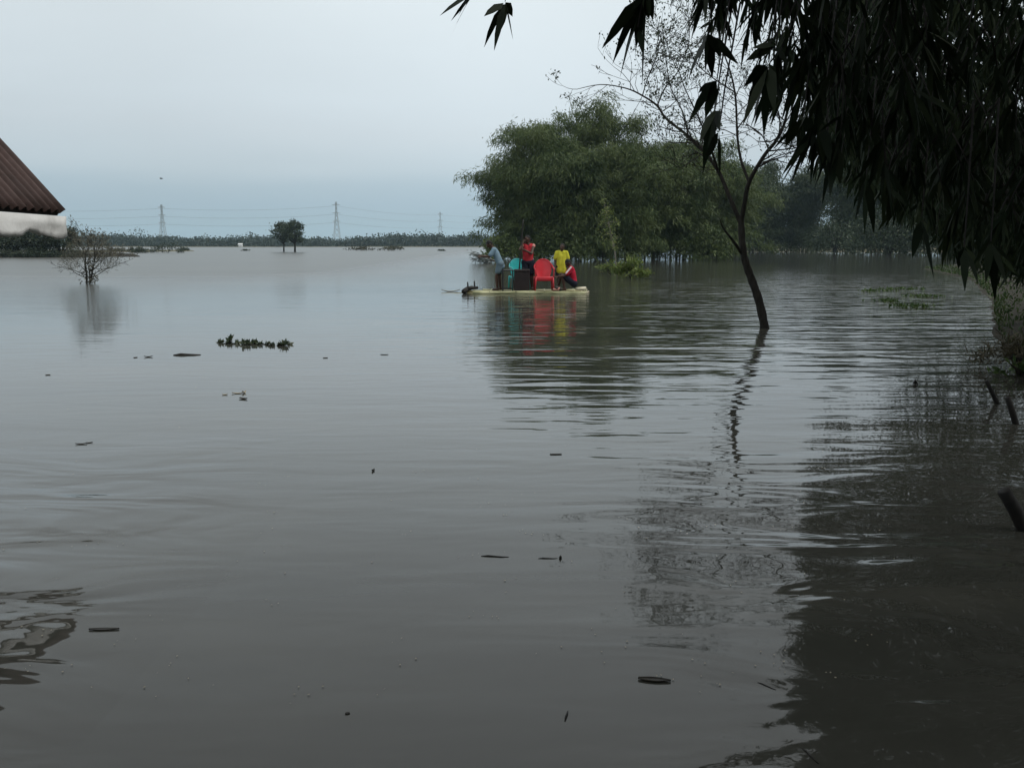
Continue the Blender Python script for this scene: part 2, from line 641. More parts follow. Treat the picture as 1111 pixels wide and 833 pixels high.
def bamboo(name, label, base, spread, n_culm, hmin, hmax, outward, nbr, per, leaf, mat, cmat='culm', low=.25, group=None, culm_r=.06, clump_s=.34, aspect=1.0, side=(0, 0), sh=.22, skirt=0):
    root = empty(name, base, label, 'bamboo', group)
    bx, by, bz = base
    lv = Leaves()
    shown = 0
    mbc = []
    for i in range(n_culm):
        a = rng.uniform(0, 2 * PI)
        q = math.sqrt(rng.uniform(0, 1))
        b = np.array([bx + spread[0] * q * math.cos(a), by + spread[1] * q * math.sin(a), -.1])
        o = np.array([math.cos(a) * aspect + side[0], math.sin(a) + side[1], 0]) * q + rng.normal(size=3) * .25
        o[2] = 0
        h = rng.uniform(hmin, hmax) * (1.0 - sh * q * q)
        out = outward * rng.uniform(.5, 1.25)
        ts = np.linspace(0, 1, 9)
        pts = np.stack([b + o * out * t ** 1.9 + np.array([0, 0, h * (t * 1.22 - .22 * t ** 4)]) for t in ts])
        m_ = MB()
        m_.tube(pts, [culm_r * (1 - .85 * t) for t in ts], 5)
        mbc.append(m_)
        for j in range(nbr):
            t = low + (1 - low) * rng.uniform(0, 1) ** .8
            p = np.array([np.interp(t, ts, pts[:, k]) for k in range(3)])
            r = .5 + 1.3 * (1 - abs(t - .5))
            az = rng.uniform(0, 2 * PI)
            ou = np.array([math.cos(az), math.sin(az), 0])
            c = p + ou * rng.uniform(.2, r) + np.array([0, 0, rng.uniform(-.5, .35)])
            k = max(4, int(per * rng.uniform(.5, 1.5)))
            off = gauss(k, (clump_s, clump_s, clump_s * .65))
            d = gauss(k, .55) + ou * .55 + np.array([0, 0, -.55])
            # sprays droop towards the outside
            lv.add(c + off + ou * (off[:, 2:3] * -.4), d, leaf[0] * rng.uniform(.6, 1.3, k), leaf[1] * rng.uniform(.7, 1.3, k))
    for j in range(skirt):      # low sprays around the foot of the clump
        az = rng.uniform(0, 2 * PI)
        ou = np.array([math.cos(az), math.sin(az), 0])
        rr_ = rng.uniform(.6, 1.25)
        c = np.array([bx + ou[0] * (spread[0] + outward * .45) * rr_, by + ou[1] * (spread[1] + outward * .35) * rr_, rng.uniform(.2, hmin * .36)])
        k = int(per * rng.uniform(.7, 1.5))
        off = gauss(k, (clump_s, clump_s, clump_s * .6))
        lv.add(c + off + ou * (off[:, 2:3] * -.4), gauss(k, .55) + ou * .5 + np.array([0, 0, -.45]), leaf[0] * rng.uniform(.6, 1.3, k), leaf[1] * rng.uniform(.7, 1.3, k))
    # culms: each a part up to 60, those in front first
    order = sorted(range(len(mbc)), key=lambda i: mbc[i].v[0][1])
    for i in order:
        mbc[i].build('culm', M[cmat], root, True)
    fo = lv.build('foliage', mat, root, keep=lambda P: P[:, 2] > .05)
    return root


bamboo('bamboo_clump', 'largest rounded green bamboo clump on the flooded shore behind the raft', tuple(at(634, 282.5, 79) * Vector((1, 1, 0))),
       (6.4, 4.6), 72, 11.6, 14.0, 3.25, 26, 140, (.40, .062), M['bamboo_leaf'], low=.10, culm_r=.06, clump_s=.42, sh=.46, skirt=90)
bamboo('bamboo_clump', 'lower bamboo clump adjoining the right flank of the largest clump, behind the leaning tree', tuple(at(733, 282, 82) * Vector((1, 1, 0))),
       (5.0, 3.2), 40, 8.6, 11.8, 3.6, 21, 125, (.40, .062), M['bamboo_leaf'], low=.10, culm_r=.05, clump_s=.40, sh=.35, skirt=60)
BACK = [(800, 160, 15.0, 'dark stand of bamboo just left of the bright gap, trunks standing in water'),
        (852, 166, 17.5, 'tall bamboo stand with bare stems in water, between the leaning tree and bright gap'),
        (935, 150, 15.5, 'distant bamboo stand right of the bright gap under hanging leaves'),
        (1010, 145, 17.0, 'distant bamboo stand mostly hidden behind the dark overhanging leaves'),
        (1085, 150, 16.5, 'rightmost distant bamboo stand behind the dark overhanging leaves')]
BACK[2:] = [(p_, y_, h_ + 4.5, l_) for p_, y_, h_, l_ in BACK[2:]]
BACK[0] = (800, 160, 15.0, 'dark far bamboo stand seen behind the trunk of the leaning tree')
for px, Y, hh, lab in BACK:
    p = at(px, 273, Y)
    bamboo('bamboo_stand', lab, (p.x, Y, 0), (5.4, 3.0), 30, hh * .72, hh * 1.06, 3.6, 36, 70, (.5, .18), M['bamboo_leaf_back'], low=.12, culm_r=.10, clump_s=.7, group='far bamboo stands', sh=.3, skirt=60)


def branchy(mb, p, d, L, r, depth, tips, spread=.6, up=.15, nseg=4, wob=.18, kids=(2, 3), shrink=.68, minr=.004):
    pts, rs = [Vector(p)], [r]
    d = Vector(d).normalized()
    r1 = max(minr, r * (.62 if depth > 0 else .3))
    for i in range(nseg):
        d = (d + Vector((random.gauss(0, wob), random.gauss(0, wob), random.gauss(0, wob) + up * .3))).normalized()
        pts.append(pts[-1] + d * L / nseg)
        rs.append(r + (r1 - r) * (i + 1) / nseg)
    mb.tube(pts, rs, 5 if r > .02 else 4, False)
    if depth == 0:
        tips.append((pts[-1], d))
        tips.append((pts[-2], d))
        return
    for k in range(random.randint(*kids)):
        j = nseg if k == 0 else random.randint(max(1, nseg - 2), nseg)
        nd = (d + Vector((random.gauss(0, spread), random.gauss(0, spread), random.gauss(0, spread * .6) + up))).normalized()
        branchy(mb, pts[j], nd, L * shrink * random.uniform(.8, 1.2), rs[j] * .75, depth - 1, tips, spread, up, nseg, wob, kids, shrink, minr)


def tree(name, label, base, h, crown_w, trunk_h, leaf, mat, nleaf, cat='tree', group=None, trunk_r=.12, depth=3, sig=.35, lean=(0, 0), bark='bark', drop=0.0):
    root = empty(name, base, label, cat, group)
    mb = MB()
    tips = []
    b = Vector(base)
    top = b + Vector((lean[0], lean[1], trunk_h))
    mb.tube([b + Vector((0, 0, -.3)), b.lerp(top, .5) + Vector((trunk_r * .3, 0, 0)), top], [trunk_r * 1.25, trunk_r, trunk_r * .85], 7)
    cz = (h + trunk_h * .75) / 2
    rz_t = (h - trunk_h * .75) / 2
    nc = 46
    u = unit(rng.normal(size=(nc, 3)))
    rad = rng.uniform(.35, 1.0, (nc, 1)) ** .6
    C = np.array([b.x + lean[0], b.y + lean[1], b.z + cz]) + u * rad * np.array([crown_w * .42, crown_w * .42, rz_t * .86])
    for c in C:
        st = b.lerp(top, random.uniform(.7, 1.0))
        mid = Vector(c).lerp(st, .5) + Vector((random.gauss(0, .1), random.gauss(0, .1), -.12))
        mb.tube([st, mid, Vector(c)], [trunk_r * .42, trunk_r * .24, trunk_r * .08], 4, False)
    mb.build('trunk', M[bark], root, True)
    lv = Leaves()
    per = max(3, int(nleaf / nc))
    for c in C:
        k = max(2, int(per * random.uniform(.5, 1.5)))
        lv.add(c + gauss(k, (sig, sig, sig * .6)) + np.array([0, 0, -drop]), gauss(k, 1) + np.array([0, 0, -.2]),
               leaf * rng.uniform(.6, 1.4, k), leaf * .45 * rng.uniform(.7, 1.3, k))
    lv.build('crown', mat, root, keep=lambda P: P[:, 2] > .15)
    return root


def ground(px, py):
    p = onw(px, py)
    return (p.x, p.y, 0)


# twin trees standing in open water
g = ground(308, 273.2)
tree('flooded_tree', 'left tree of the dark pair standing in open water far out, slimmer trunk', g, 5.9, 4.4, 1.9, .34, M['tree_leaf'], 2600, group='pair of trees in open water', trunk_r=.13, sig=.34)
g = ground(320, 273.4)
tree('flooded_tree', 'right tree of the dark pair standing in open water far out, thicker trunk', g, 5.9, 4.6, 1.7, .34, M['tree_leaf'], 3000, group='pair of trees in open water', trunk_r=.17, sig=.34)

# left shore trees behind the house corner
for px, Y, h, w, lab in [(-14, 97, 3.2, 5.4, 'dark shore tree at the photo edge beneath the white eave panel'),
                         (38, 98, 3.6, 4.6, 'dark round shore tree below the torn edge of the white panel'),
                         (66, 99, 3.7, 4.6, 'dark shore tree whose crown shows just right of the white panel'),
                         (16, 100, 2.9, 4.0, 'low shore tree between two darker ones under the eave')]:
    p = at(px, 279, Y)
    tree('shore_tree', lab, (p.x, Y, .1), h, w, .35, .26, M['shrub_leaf'], 3600, group='trees on the left shore', trunk_r=.12, sig=.36)


def bush(name, label, base, w, d, h, n, leaf, mat, cat='bush', group=None, upright=.2, stems=6, stem_mat='bark', drop_mean=0.0, lance=False, part='foliage', kstem=.02, wr=.35):
    root = empty(name, base, label, cat, group)
    b = np.array(base)
    lv = Leaves(lance)
    mb = MB()
    for k in range(stems):
        a = rng.uniform(0, 2 * PI)
        tip = b + np.array([math.cos(a) * w * .4 * rng.uniform(.3, 1), math.sin(a) * d * .4 * rng.uniform(.3, 1), h * rng.uniform(.6, .95)])
        mid = b * .5 + tip * .5 + np.array([0, 0, h * .12])
        mb.tube([b + np.array([0, 0, -.05]), mid, tip], [kstem, kstem * .7, kstem * .3], 4, False)
    mb.build('stem', M[stem_mat], root)
    nc = max(6, n // 22)
    a = rng.uniform(0, 2 * PI, nc)
    q = np.sqrt(rng.uniform(0, 1, nc))
    hz = h * np.sqrt(np.maximum(.05, 1 - q ** 2)) * rng.uniform(.25, 1, nc)
    C = b + np.stack([np.cos(a) * q * w * .5, np.sin(a) * q * d * .5, hz], 1)
    for c in C:
        k = 22
        lv.add(c + gauss(k, (w * .07, d * .07, h * .10)), gauss(k, .7) + np.array([0, 0, upright]), leaf * rng.uniform(.6, 1.4, k), leaf * wr * rng.uniform(.7, 1.3, k))
    lv.build(part, mat, root, keep=lambda P: P[:, 2] > .03, droop=.1)
    return root


for px, Y, w, h, lab in [(4, 95, 5, 1.3, 'low dark bush at the waterline of the left shore, nearest the photo edge'), (30, 95.5, 4.5, 1.5, 'low dark bush at the waterline in the middle of the left shore'),
                         (56, 96.5, 4.5, 1.2, 'low dark bush at the waterline under the end of the white panel'), (80, 97.5, 3.5, 1.3, 'low drab bush at the right end of the left shore')]:
    q = at(px, 279, Y)
    bush('shore_bush', lab, (q.x, Y, 0.0), w * .8, 1.4, h * .62, 1100, .24, M['shrub_leaf'], group='bushes on the left shore')
for px, py, w, h, lab, mt in [(150, 274.5, 2.6, .9, 'small dark scrub bush on the far left spit, left of the pylon', 'shrub_leaf'),
                              (182, 274.3, 6.5, 1.5, 'broad drab scrub bush at the tip of the left spit below the pylon', 'shrub_leaf'),
                              (128, 273.5, 3.5, 1.0, 'drab scrub bush behind the bare bush on the left spit', 'drab_leaf'),
                              (200, 272.4, 2.6, .5, 'low dark scrub bush ending the left spit', 'shrub_leaf')]:
    g = ground(px, py)
    bush('scrub_bush', lab, g, w, 3, h, 700, .35, M[mt], group='scrub on the left spit')
for px, w, lab in [(392, 5.5, 'left patch of reeds sticking out of far open water'), (426, 5.0, 'right patch of reeds sticking out of far open water')]:
    g = ground(px, 272.0)
    bush('reed_patch', lab, g, w * 1.1, 3, .75, 400, .5, M['drab_leaf'], 'reeds', 'reed patches in open water', upright=1.2)
for px, py, lab in [(267, 272.2, 'dark low mound of debris left of the paired trees'), (479, 272.4, 'dark low floating mound between far reeds and bamboo')]:
    g = ground(px, py)
    bush('floating_mound', lab, g, 1.7, 1.2, .28, 300, .3, M['shrub_leaf'], 'floating mound', 'far floating mounds', upright=.1)

# undergrowth at the waterline of the big clump
g = at(612, 282.5, 74)
bush('waterside_bush', 'light green bush at the foot of the large bamboo clump behind the people', (g.x, 74, 0), 5.5, 3, 3.0, 2200, .34, M['bamboo_leaf'])
g = at(545, 283, 73)
bush('waterside_bush', 'rounded bush under the left edge of the large bamboo clump', (g.x, 73, 0), 3.2, 2.5, 2.3, 1300, .34, M['bamboo_leaf'])
g = at(765, 281.5, 76)
bush('waterside_bush', 'green bush beside the water behind the leaning tree', (g.x, 78, 0), 5.0, 3, 3.2, 2000, .34, M['bamboo_leaf'])
g = at(965, 271.5, 115)
bush('waterside_bush', 'dark spreading bush across the water under the overhanging leaves', (g.x, 115, 0), 9.5, 6, 6.2, 4200, .5, M['tree_leaf'], stems=9, kstem=.1)

g = at(1040, 271.5, 108)
bush('waterside_bush', 'dark tall bush across the water near the right bank, behind hanging leaf tips', (g.x, 108, 0), 9.0, 6, 7.5, 4200, .5, M['tree_leaf'], stems=9, kstem=.1)
g = at(905, 272.5, 135)
bush('waterside_bush', 'dark far bush just right of the leaning tree at the water line', (g.x, 135, 0), 6.0, 6, 5.0, 2400, .5, M['tree_leaf'], stems=9, kstem=.1)

# pale fallen branch at the left edge of the clump
root = empty('fallen_branch', tuple(at(536, 281, 66) * Vector((1, 1, 0))), 'pale grey fallen branch dipping into the water at the left end of the bamboo', 'branch')
mb = MB()
lv = Leaves(True)
b = Vector(root.location)
for k in range(7):
    tip = b + Vector((-1.75 * random.uniform(.6, 1.0), random.uniform(-.5, .5), .75 * random.uniform(.2, 1.1)))
    mid = b.lerp(tip, .5) + Vector((0, 0, .12))
    mb.tube([b + Vector((.3, 0, .1)), mid, tip], [.035, .025, .01], 4)
    for t in np.linspace(.15, 1, 16):
        q = b.lerp(tip, t)
        lv.add(np.array(q) + gauss(3, .06), gauss(3, .4) + np.array([-.8, 0, .1]), .26, .05)
mb.build('stem', M['pale_bark'], root)
lv.build('foliage', M['grey_brush'], root)

# young tree and reeds standing in the water right of the raft
g = ground(670, 297)
root = empty('young_tree', g, 'slender young tree with small pale green crown standing in water before the bamboo', 'tree')
mb = MB()
b = Vector(g)
tp = at(655, 212, g[1])
st = [b + Vector((0, 0, -.2)), b.lerp(tp, .3) + Vector((.06, 0, 0)), b.lerp(tp, .6), b.lerp(tp, .85) + Vector((-.05, 0, 0)), tp]
mb.tube(st, [.035, .03, .022, .014, .006], 5)
lv = Leaves()
for k in range(60):
    t = random.uniform(.33, .82) if k < 52 else random.uniform(.8, 1)
    p = b.lerp(tp, t)
    w = .42 * math.sin(PI * min(1, max(.05, (t - .28) / .58))) + .05
    q = p + Vector((random.gauss(0, w * .62), random.gauss(0, w * .62), random.gauss(0, .1)))
    mb.tube([p, q], [.008, .004], 3, False)
    lv.add(np.array(q) + gauss(9, .11), gauss(9, .7) + np.array([0, 0, -.3]), .12, .055)
mb.build('trunk', M['pale_bark'], root)
lv.build('crown', M['young_leaf'], root)
g = ground(684, 302)
bush('reed_clump', 'light green reed clump growing from the water right of the raft', g, 1.6, .9, .85, 900, .2, M['reed_leaf'], 'reeds', upright=1.0)
g = ground(662, 297)
bush('reed_clump', 'paler low reed clump around the foot of the slender young tree', g, 1.3, .7, .5, 400, .18, M['reed_leaf'], 'reeds', upright=.8)

# far wood on the horizon
lv = Leaves()
NW = 14000
X = rng.uniform(-420, 420, NW)
yy = rng.uniform(0, 40, NW)
hgt = 5.8 + 1.6 * np.sin(X * .021 + 1) + 1.0 * np.sin(X * .083) + .8 * np.sin(X * .31 + 2) + np.where(rng.uniform(0, 1, NW) < .012, 2.6, 0)
hgt = hgt + np.clip(-X - 150, 0, 100) * -.01
for k in range(NW):
    c = np.array([X[k], 462 + yy[k], 0]) + np.array([0, 0, hgt[k] * rng.uniform(.08, .88)])
    lv.add(c + gauss(9, (1.5, 1.0, .85)), gauss(9, 1), rng.uniform(.7, 1.6, 9), rng.uniform(.5, 1.0, 9))
o = lv.build('far_wood', M['far_leaf'], keep=lambda P: P[:, 2] > .2)
tag(o, 'blue green belt of trees along the far horizon', 'trees', kind='stuff')
root = empty('hut', tuple(ground(261, 267.9)), 'tiny white hut before the far tree belt', 'hut')
hx, hy, hz = at(261, 266.5, 448)
mb = MB(); mb.box((hx, 448, .75), (1.7, 1.6, 1.1)); mb.build('wall', M['whitewash'], root)
mb = MB(); mb.add([(hx - 1.1, 447, 1.3), (hx + 1.1, 447, 1.3), (hx + 1.1, 449, 1.3), (hx - 1.1, 449, 1.3), (hx - 1.1, 448, 1.8), (hx + 1.1, 448, 1.8)], [(0, 1, 5, 4), (2, 3, 4, 5), (0, 4, 3), (1, 2, 5), (3, 2, 1, 0)])
mb.build('roof', M['whitewash'], root)

# ------------------------------------------------------------------ pylons, cables, bird
PY = [(-60, 950, 221.5, 'off'), (175, 1000, 222.0, 'pylon above the left spit, behind the bare bush'),
      (364.5, 1050, 219.0, 'tallest looking pylon, right of the paired trees'),
      (477.5, 1450, 230.0, 'farthest and smallest pylon, left of the big bamboo'), (590, 1600, 231, 'off')]
tops = []
for px, Y, py, lab in PY:
    tp = at(px, py, Y)
    x0, h = tp.x, tp.z
    lv3 = [h * .93, h * .76, h * .60] if lab == 'off' else [h * .93, h * .74, h * .55]
    tops.append([(x0, Y, z - 1.2) for z in lv3])
    if lab == 'off':
        continue
    root = empty('pylon', (x0, Y, 0), 'steel lattice ' + lab, 'pylon', 'pylons on the horizon')
    mb = MB()
    th = .40
    w0, w1 = h * .085, h * .016

    def wid(t):
        return w0 + (w1 - w0) * min(1, t / .8)
    lev = [0, .16, .3, .42, .53, .63, .72, .8, .9, 1.0]
    for sx in (-1, 1):
        for sy in (-1, 1):
            mb.tube([(x0 + sx * wid(t), Y + sy * wid(t), t * h) for t in lev], th * .6, 4)
    for a, b2 in zip(lev[:-1], lev[1:]):
        for sy in (-1, 1):
            for s in (-1, 1):
                mb.tube([(x0 + s * wid(a), Y + sy * wid(a), a * h), (x0 - s * wid(b2), Y + sy * wid(b2), b2 * h)], th * .4, 3)
        for sx in (-1, 1):
            mb.tube([(x0 + sx * wid(a), Y - wid(a), a * h), (x0 + sx * wid(b2), Y + wid(b2), b2 * h)], th * .4, 3)
    mb.build('lattice_tower', M['steel'], root)
    for z in lv3:
        m2 = MB()
        aw = h * .095
        m2.tube([(x0 - aw, Y, z), (x0, Y, z + .9), (x0 + aw, Y, z)], th * .45, 4)
        m2.tube([(x0 - aw, Y, z), (x0 + aw, Y, z)], th * .45, 4)
        m2.build('cross_arm', M['steel'], root)
for lvl, nm in enumerate(('uppermost power cable strung between the far pylons', 'middle power cable strung between the far pylons', 'lowest power cable strung between the far pylons')):
    pts = []
    for a, b2 in zip(tops[:-1], tops[1:]):
        A, B = Vector(a[lvl]), Vector(b2[lvl])
        for i in range(16):
            t = i / 16
            p = A.lerp(B, t)
            p.z -= 3.2 * 4 * t * (1 - t)
            pts.append(p)
    pts.append(Vector(tops[-1][lvl]))
    mb = MB()
    mb.tube(pts, .085, 4)
    tag(mb.build('power_cable', M['wire']), nm, 'power cable', 'power cables between the pylons')

p = at(175, 194, 220)
root = empty('bird', p, 'small dark bird flying high above the left pylon', 'bird')
mb = MB(); mb.ball(p, (.32, .12, .11)); mb.ball(p + Vector((-.32, 0, .05)), .09)
mb.add([p + Vector(v) for v in ((.25, -.05, 0), (.6, -.12, .02), (.6, .12, .02), (.25, .05, 0), (.4, 0, .05))], [(0, 1, 4), (1, 2, 4), (2, 3, 4), (3, 0, 4), (0, 3, 2, 1)])
mb.build('body', M['bird'], root, True)
for s in (-1, 1):
    mb = MB()
    q = [(-.14, s * .05, .04), (-.2, s * .45, .22), (-.02, s * .85, .1), (.12, s * .45, .2), (.14, s * .05, .04)]
    mb.add([p + Vector(v) for v in q] + [p + Vector(v) + Vector((0, 0, -.03)) for v in q], [(0, 1, 2, 3, 4), (9, 8, 7, 6, 5)] + [(i, i + 5, (i + 1) % 5 + 5, (i + 1) % 5) for i in range(5)])
    mb.build('wing', M['bird'], root)

# ------------------------------------------------------------------ house with rusty roof
E = Vector((-.30, -.954, 0)).normalized()      # along the eave, towards the viewer
U = Vector((-.954, .30, 0)).normalized()       # uphill
c0 = at(70, 229.5, 6.8)
SL = math.radians(41.5)
root = empty('house', (c0.x - 1.6, c0.y - .4, 0), 'house corner with rusty corrugated iron roof and white panel under the eave', 'house')


def rp(e, u, dz=0.0):
    """point on the roof: e metres along the eave, u metres up the slope"""
    sag = -.03 * math.sin(PI * min(1, u / 2.4)) * -1.6
    return c0 + E * e + U * (u * math.cos(SL)) + Vector((0, 0, u * math.sin(SL) + dz + sag + e * .028))


mb = MB()
pitch, amp = .072, .019
ne, nu = 50 * 8, 12
LE, LU = 50 * pitch, 2.6
vs, fs = [], []
nrm = (E.cross(U * math.cos(SL) + Vector((0, 0, math.sin(SL))))).normalized()
if nrm.z < 0:
    nrm = -nrm
for i in range(ne + 1):
    e = LE * i / ne
    sheet = int(e / (pitch * 8))
    jag = .03 * math.sin(sheet * 2.3)
    for j in range(nu + 1):
        u = jag * (1 if j == 0 else 0) + LU * j / nu
        vs.append(rp(e, u) + nrm * (amp * math.cos(2 * PI * e / pitch) + .006 * (sheet % 2)))
for i in range(ne):
    for j in range(nu):
        a = i * (nu + 1) + j
        fs.append((a, a + 1, a + nu + 2, a + nu + 1))
nb = len(vs)
vs += [v - nrm * .004 for v in vs]
fs += [tuple(nb + k for k in reversed(q)) for q in fs]
for i in range(ne):       # close the eave edge
    a = i * (nu + 1)
    fs.append((a, a + nu + 1, nb + a + nu + 1, nb + a))
for j in range(nu):
    fs.append((j, nb + j, nb + j + 1, j + 1))
mb.add(vs, fs)
# far slope of the gable
ridge_a, ridge_b = rp(0, LU), rp(LE, LU)
off = U * (LU * math.cos(SL) + .0) + Vector((0, 0, -LU * math.sin(SL)))
mb.add([ridge_a, ridge_b, ridge_b + off, ridge_a + off], [(0, 1, 2, 3)])
mb.build('roof', M['rusty'], root, True)
# white panel under the eave with torn lower edge
mb = MB()
low = [(-.03, .115), (.06, .13), (.13, .12), (.20, .10), (.30, .085), (.37, .08), (.385, .115), (.48, .135), (.6, .125), (.9, .15), (1.4, .13), (2.2, .15), (3.4, .15)]
es = np.arange(low[0][0], 4.11, .035)
dd = np.interp(es, [q[0] for q in low], [q[1] for q in low])
low = [(float(e), float(d) * .88 + .006 * math.sin(e * 37) + .004 * math.sin(e * 91 + 1)) for e, d in zip(es, dd)]
vs, fs = [], []
for e, d in low:
    top = rp(e, .02, -.05)
    tz = top.z
    for k, (zz2, o) in enumerate(((tz, 0), (tz - .045 - d * .25, .012 * math.sin(e * 9) + .005 * math.sin(e * 31)), (tz - .045 - d * .7, -.010 * math.sin(e * 7 + 1) + .005 * math.sin(e * 23 + 2)), (tz - .055 - d, .008 * math.sin(e * 17)))):
        vs.append(Vector((top.x, top.y, zz2)) - U * o)
k = 4
nq = len(vs)
vs += [v + U * .03 for v in vs]
for i in range(len(low) - 1):
    for j in range(3):
        a = i * k + j
        fs += [(a, a + k, a + k + 1, a + 1), (nq + a + 1, nq + a + k + 1, nq + a + k, nq + a)]
    fs += [(i * k + 3, (i + 1) * k + 3, nq + (i + 1) * k + 3, nq + i * k + 3), (i * k, nq + i * k, nq + (i + 1) * k, (i + 1) * k)]
fs += [(j, j + 1, nq + j + 1, nq + j) for j in range(3)]
mb.add(vs, fs)
o = mb.build('eave_panel', M['whitewash'], root, True)
o['label'] = 'whitewashed panel with torn lower edge under the eave'
mb = MB()
vs, fs = [], []
for i in range(30):
    e = .03 + i * .118
    top = rp(e, .05, -.006)
    vs += [top, top + Vector((0, 0, -.062)), top + U * .025, top + U * .025 + Vector((0, 0, -.062))]
for i in range(29):
    a = i * 4
    fs += [(a, a + 4, a + 5, a + 1), (a + 3, a + 7, a + 6, a + 2), (a + 1, a + 5, a + 7, a + 3), (a + 2, a + 6, a + 4, a)]
fs += [(0, 1, 3, 2)]
mb.add(vs, fs)
mb.build('eave_gap_strip', M['driftwood'], root)  # dark strip put in for the shaded gap between roof and panel
# rafters and wall set back under the roof, posts
for e in (.04, 1.1, 2.2, 3.3):
    mb = MB()
    mb.tube([rp(e, .05, -.05), rp(e, 2.8, -.05)], .028, 6)
    mb.build('rafter', M['bark'], root)
wb = rp(1.5, 1.0, 0)
for e0, e1 in ((1.4, 4.2),):
    a, b2 = rp(e0, 1.5), rp(e1, 1.5)
    mb = MB()
    mb.add([(a.x, a.y, -.3), (b2.x, b2.y, -.3), (b2.x, b2.y, b2.z - .1), (a.x, a.y, a.z - .1)] + [tuple(Vector((q.x, q.y, z)) + U * .15) for q, z in ((a, -.3), (b2, -.3), (b2, b2.z - .1), (a, a.z - .1))],
           [(0, 1, 2, 3), (7, 6, 5, 4), (0, 3, 7, 4), (1, 5, 6, 2), (3, 2, 6, 7)])
    mb.build('wall', M['wall_mud'], root)
a = rp(.3, 1.55)
mb = MB(); mb.tube([(a.x, a.y, -.4), (a.x, a.y, a.z - .06)], .05, 8); mb.build('post', M['bark'], root, True)

# ------------------------------------------------------------------ bare bush in the water, left
g = onw(95, 308)
root = empty('bare_bush', (g.x, g.y, 0), 'twiggy half bare bush standing in the water left of the far trees', 'bush')
mb = MB()
tips = []
ym = g.y / F
def wp(px, py, dy=0.0):
    q = at(px, py, g.y + dy)
    return q
for s, e, r in [((94, 309), (92, 286), .03), ((96, 309), (101, 289), .028), ((97, 309), (96, 288), .022)]:
    mb.tube([wp(*s) + Vector((0, 0, -.1)), wp((s[0] + e[0]) / 2 + 1, (s[1] + e[1]) / 2), wp(*e)], [r * 1.2, r, r * .8], 6)
for (x0_, y0_), (x1_, y1_), r in [((94, 302), (66, 293), .018), ((94, 299), (63, 287), .018), ((94, 296), (72, 275), .016), ((93, 288), (80, 262), .02), ((93, 287), (92, 256), .02),
                                  ((101, 290), (106, 258), .02), ((101, 290), (118, 266), .018), ((100, 298), (132, 282), .018), ((99, 301), (130, 290), .015), ((101, 289), (110, 250), .018), ((94, 292), (85, 252), .018), ((100, 293), (126, 275), .016)]:
    a, b2 = wp(x0_, y0_, random.uniform(-.2, .2)), wp(x1_, y1_, random.uniform(-.8, .8))
    branchy(mb, a, (b2 - a), (b2 - a).length * .5, r * .8, 4, tips, .34, .05, 3, .12, (2, 3), .66, .0035)
mb.build('stem', M['bark'], root)
lv = Leaves()
for p_, d_ in tips:
    if p_.z > .9 and random.random() < .5:
        lv.add(np.array(p_) + gauss(3, .09), gauss(3, 1), .075, .035)
for k in range(110):
    q = wp(random.gauss(98, 4.0), random.uniform(280, 308))
    lv.add(np.array(q) + gauss(3, .04), gauss(3, 1), .09, .05)
for k in range(10):
    q = wp(random.gauss(102, 5), random.uniform(249, 262))
    lv.add(np.array(q) + gauss(4, .09), gauss(4, 1), .10, .05)
for k in range(1250):
    a_ = random.uniform(-1.35, 1.35)
    r_ = random.uniform(.25, 1) ** .7
    q = wp(97 + 33 * r_ * math.sin(a_), 299 - 44 * r_ * math.cos(a_) + random.gauss(0, 2), random.gauss(0, .5))
    lv.add(np.array(q) + gauss(2, .03), gauss(2, .5) + np.array([math.sin(a_) * .8, 0, .7]), .16, .010)
lv.build('foliage', M['pale_twig'], root)

# ------------------------------------------------------------------ leaning tree in the foreground
TY = 14.8
g = onw(829, 356)
root = empty('leaning_tree', (g.x, g.y, 0), 'slim dark leaning tree with forked thin branches standing in the water', 'tree')
TY = g.y


def tpt(px, py, dy=0):
    return at(px, py, TY + dy)


def catmull(P, k=5):
    out = []
    for i in range(len(P) - 1):
        p0, p1, p2, p3 = P[max(i - 1, 0)], P[i], P[i + 1], P[min(i + 2, len(P) - 1)]
        for j in range(k):
            t = j / k
            out.append(.5 * ((2 * p1) + (p2 - p0) * t + (2 * p0 - 5 * p1 + 4 * p2 - p3) * t * t + (3 * p1 - p0 - 3 * p2 + p3) * t ** 3))
    out.append(P[-1])
    return out


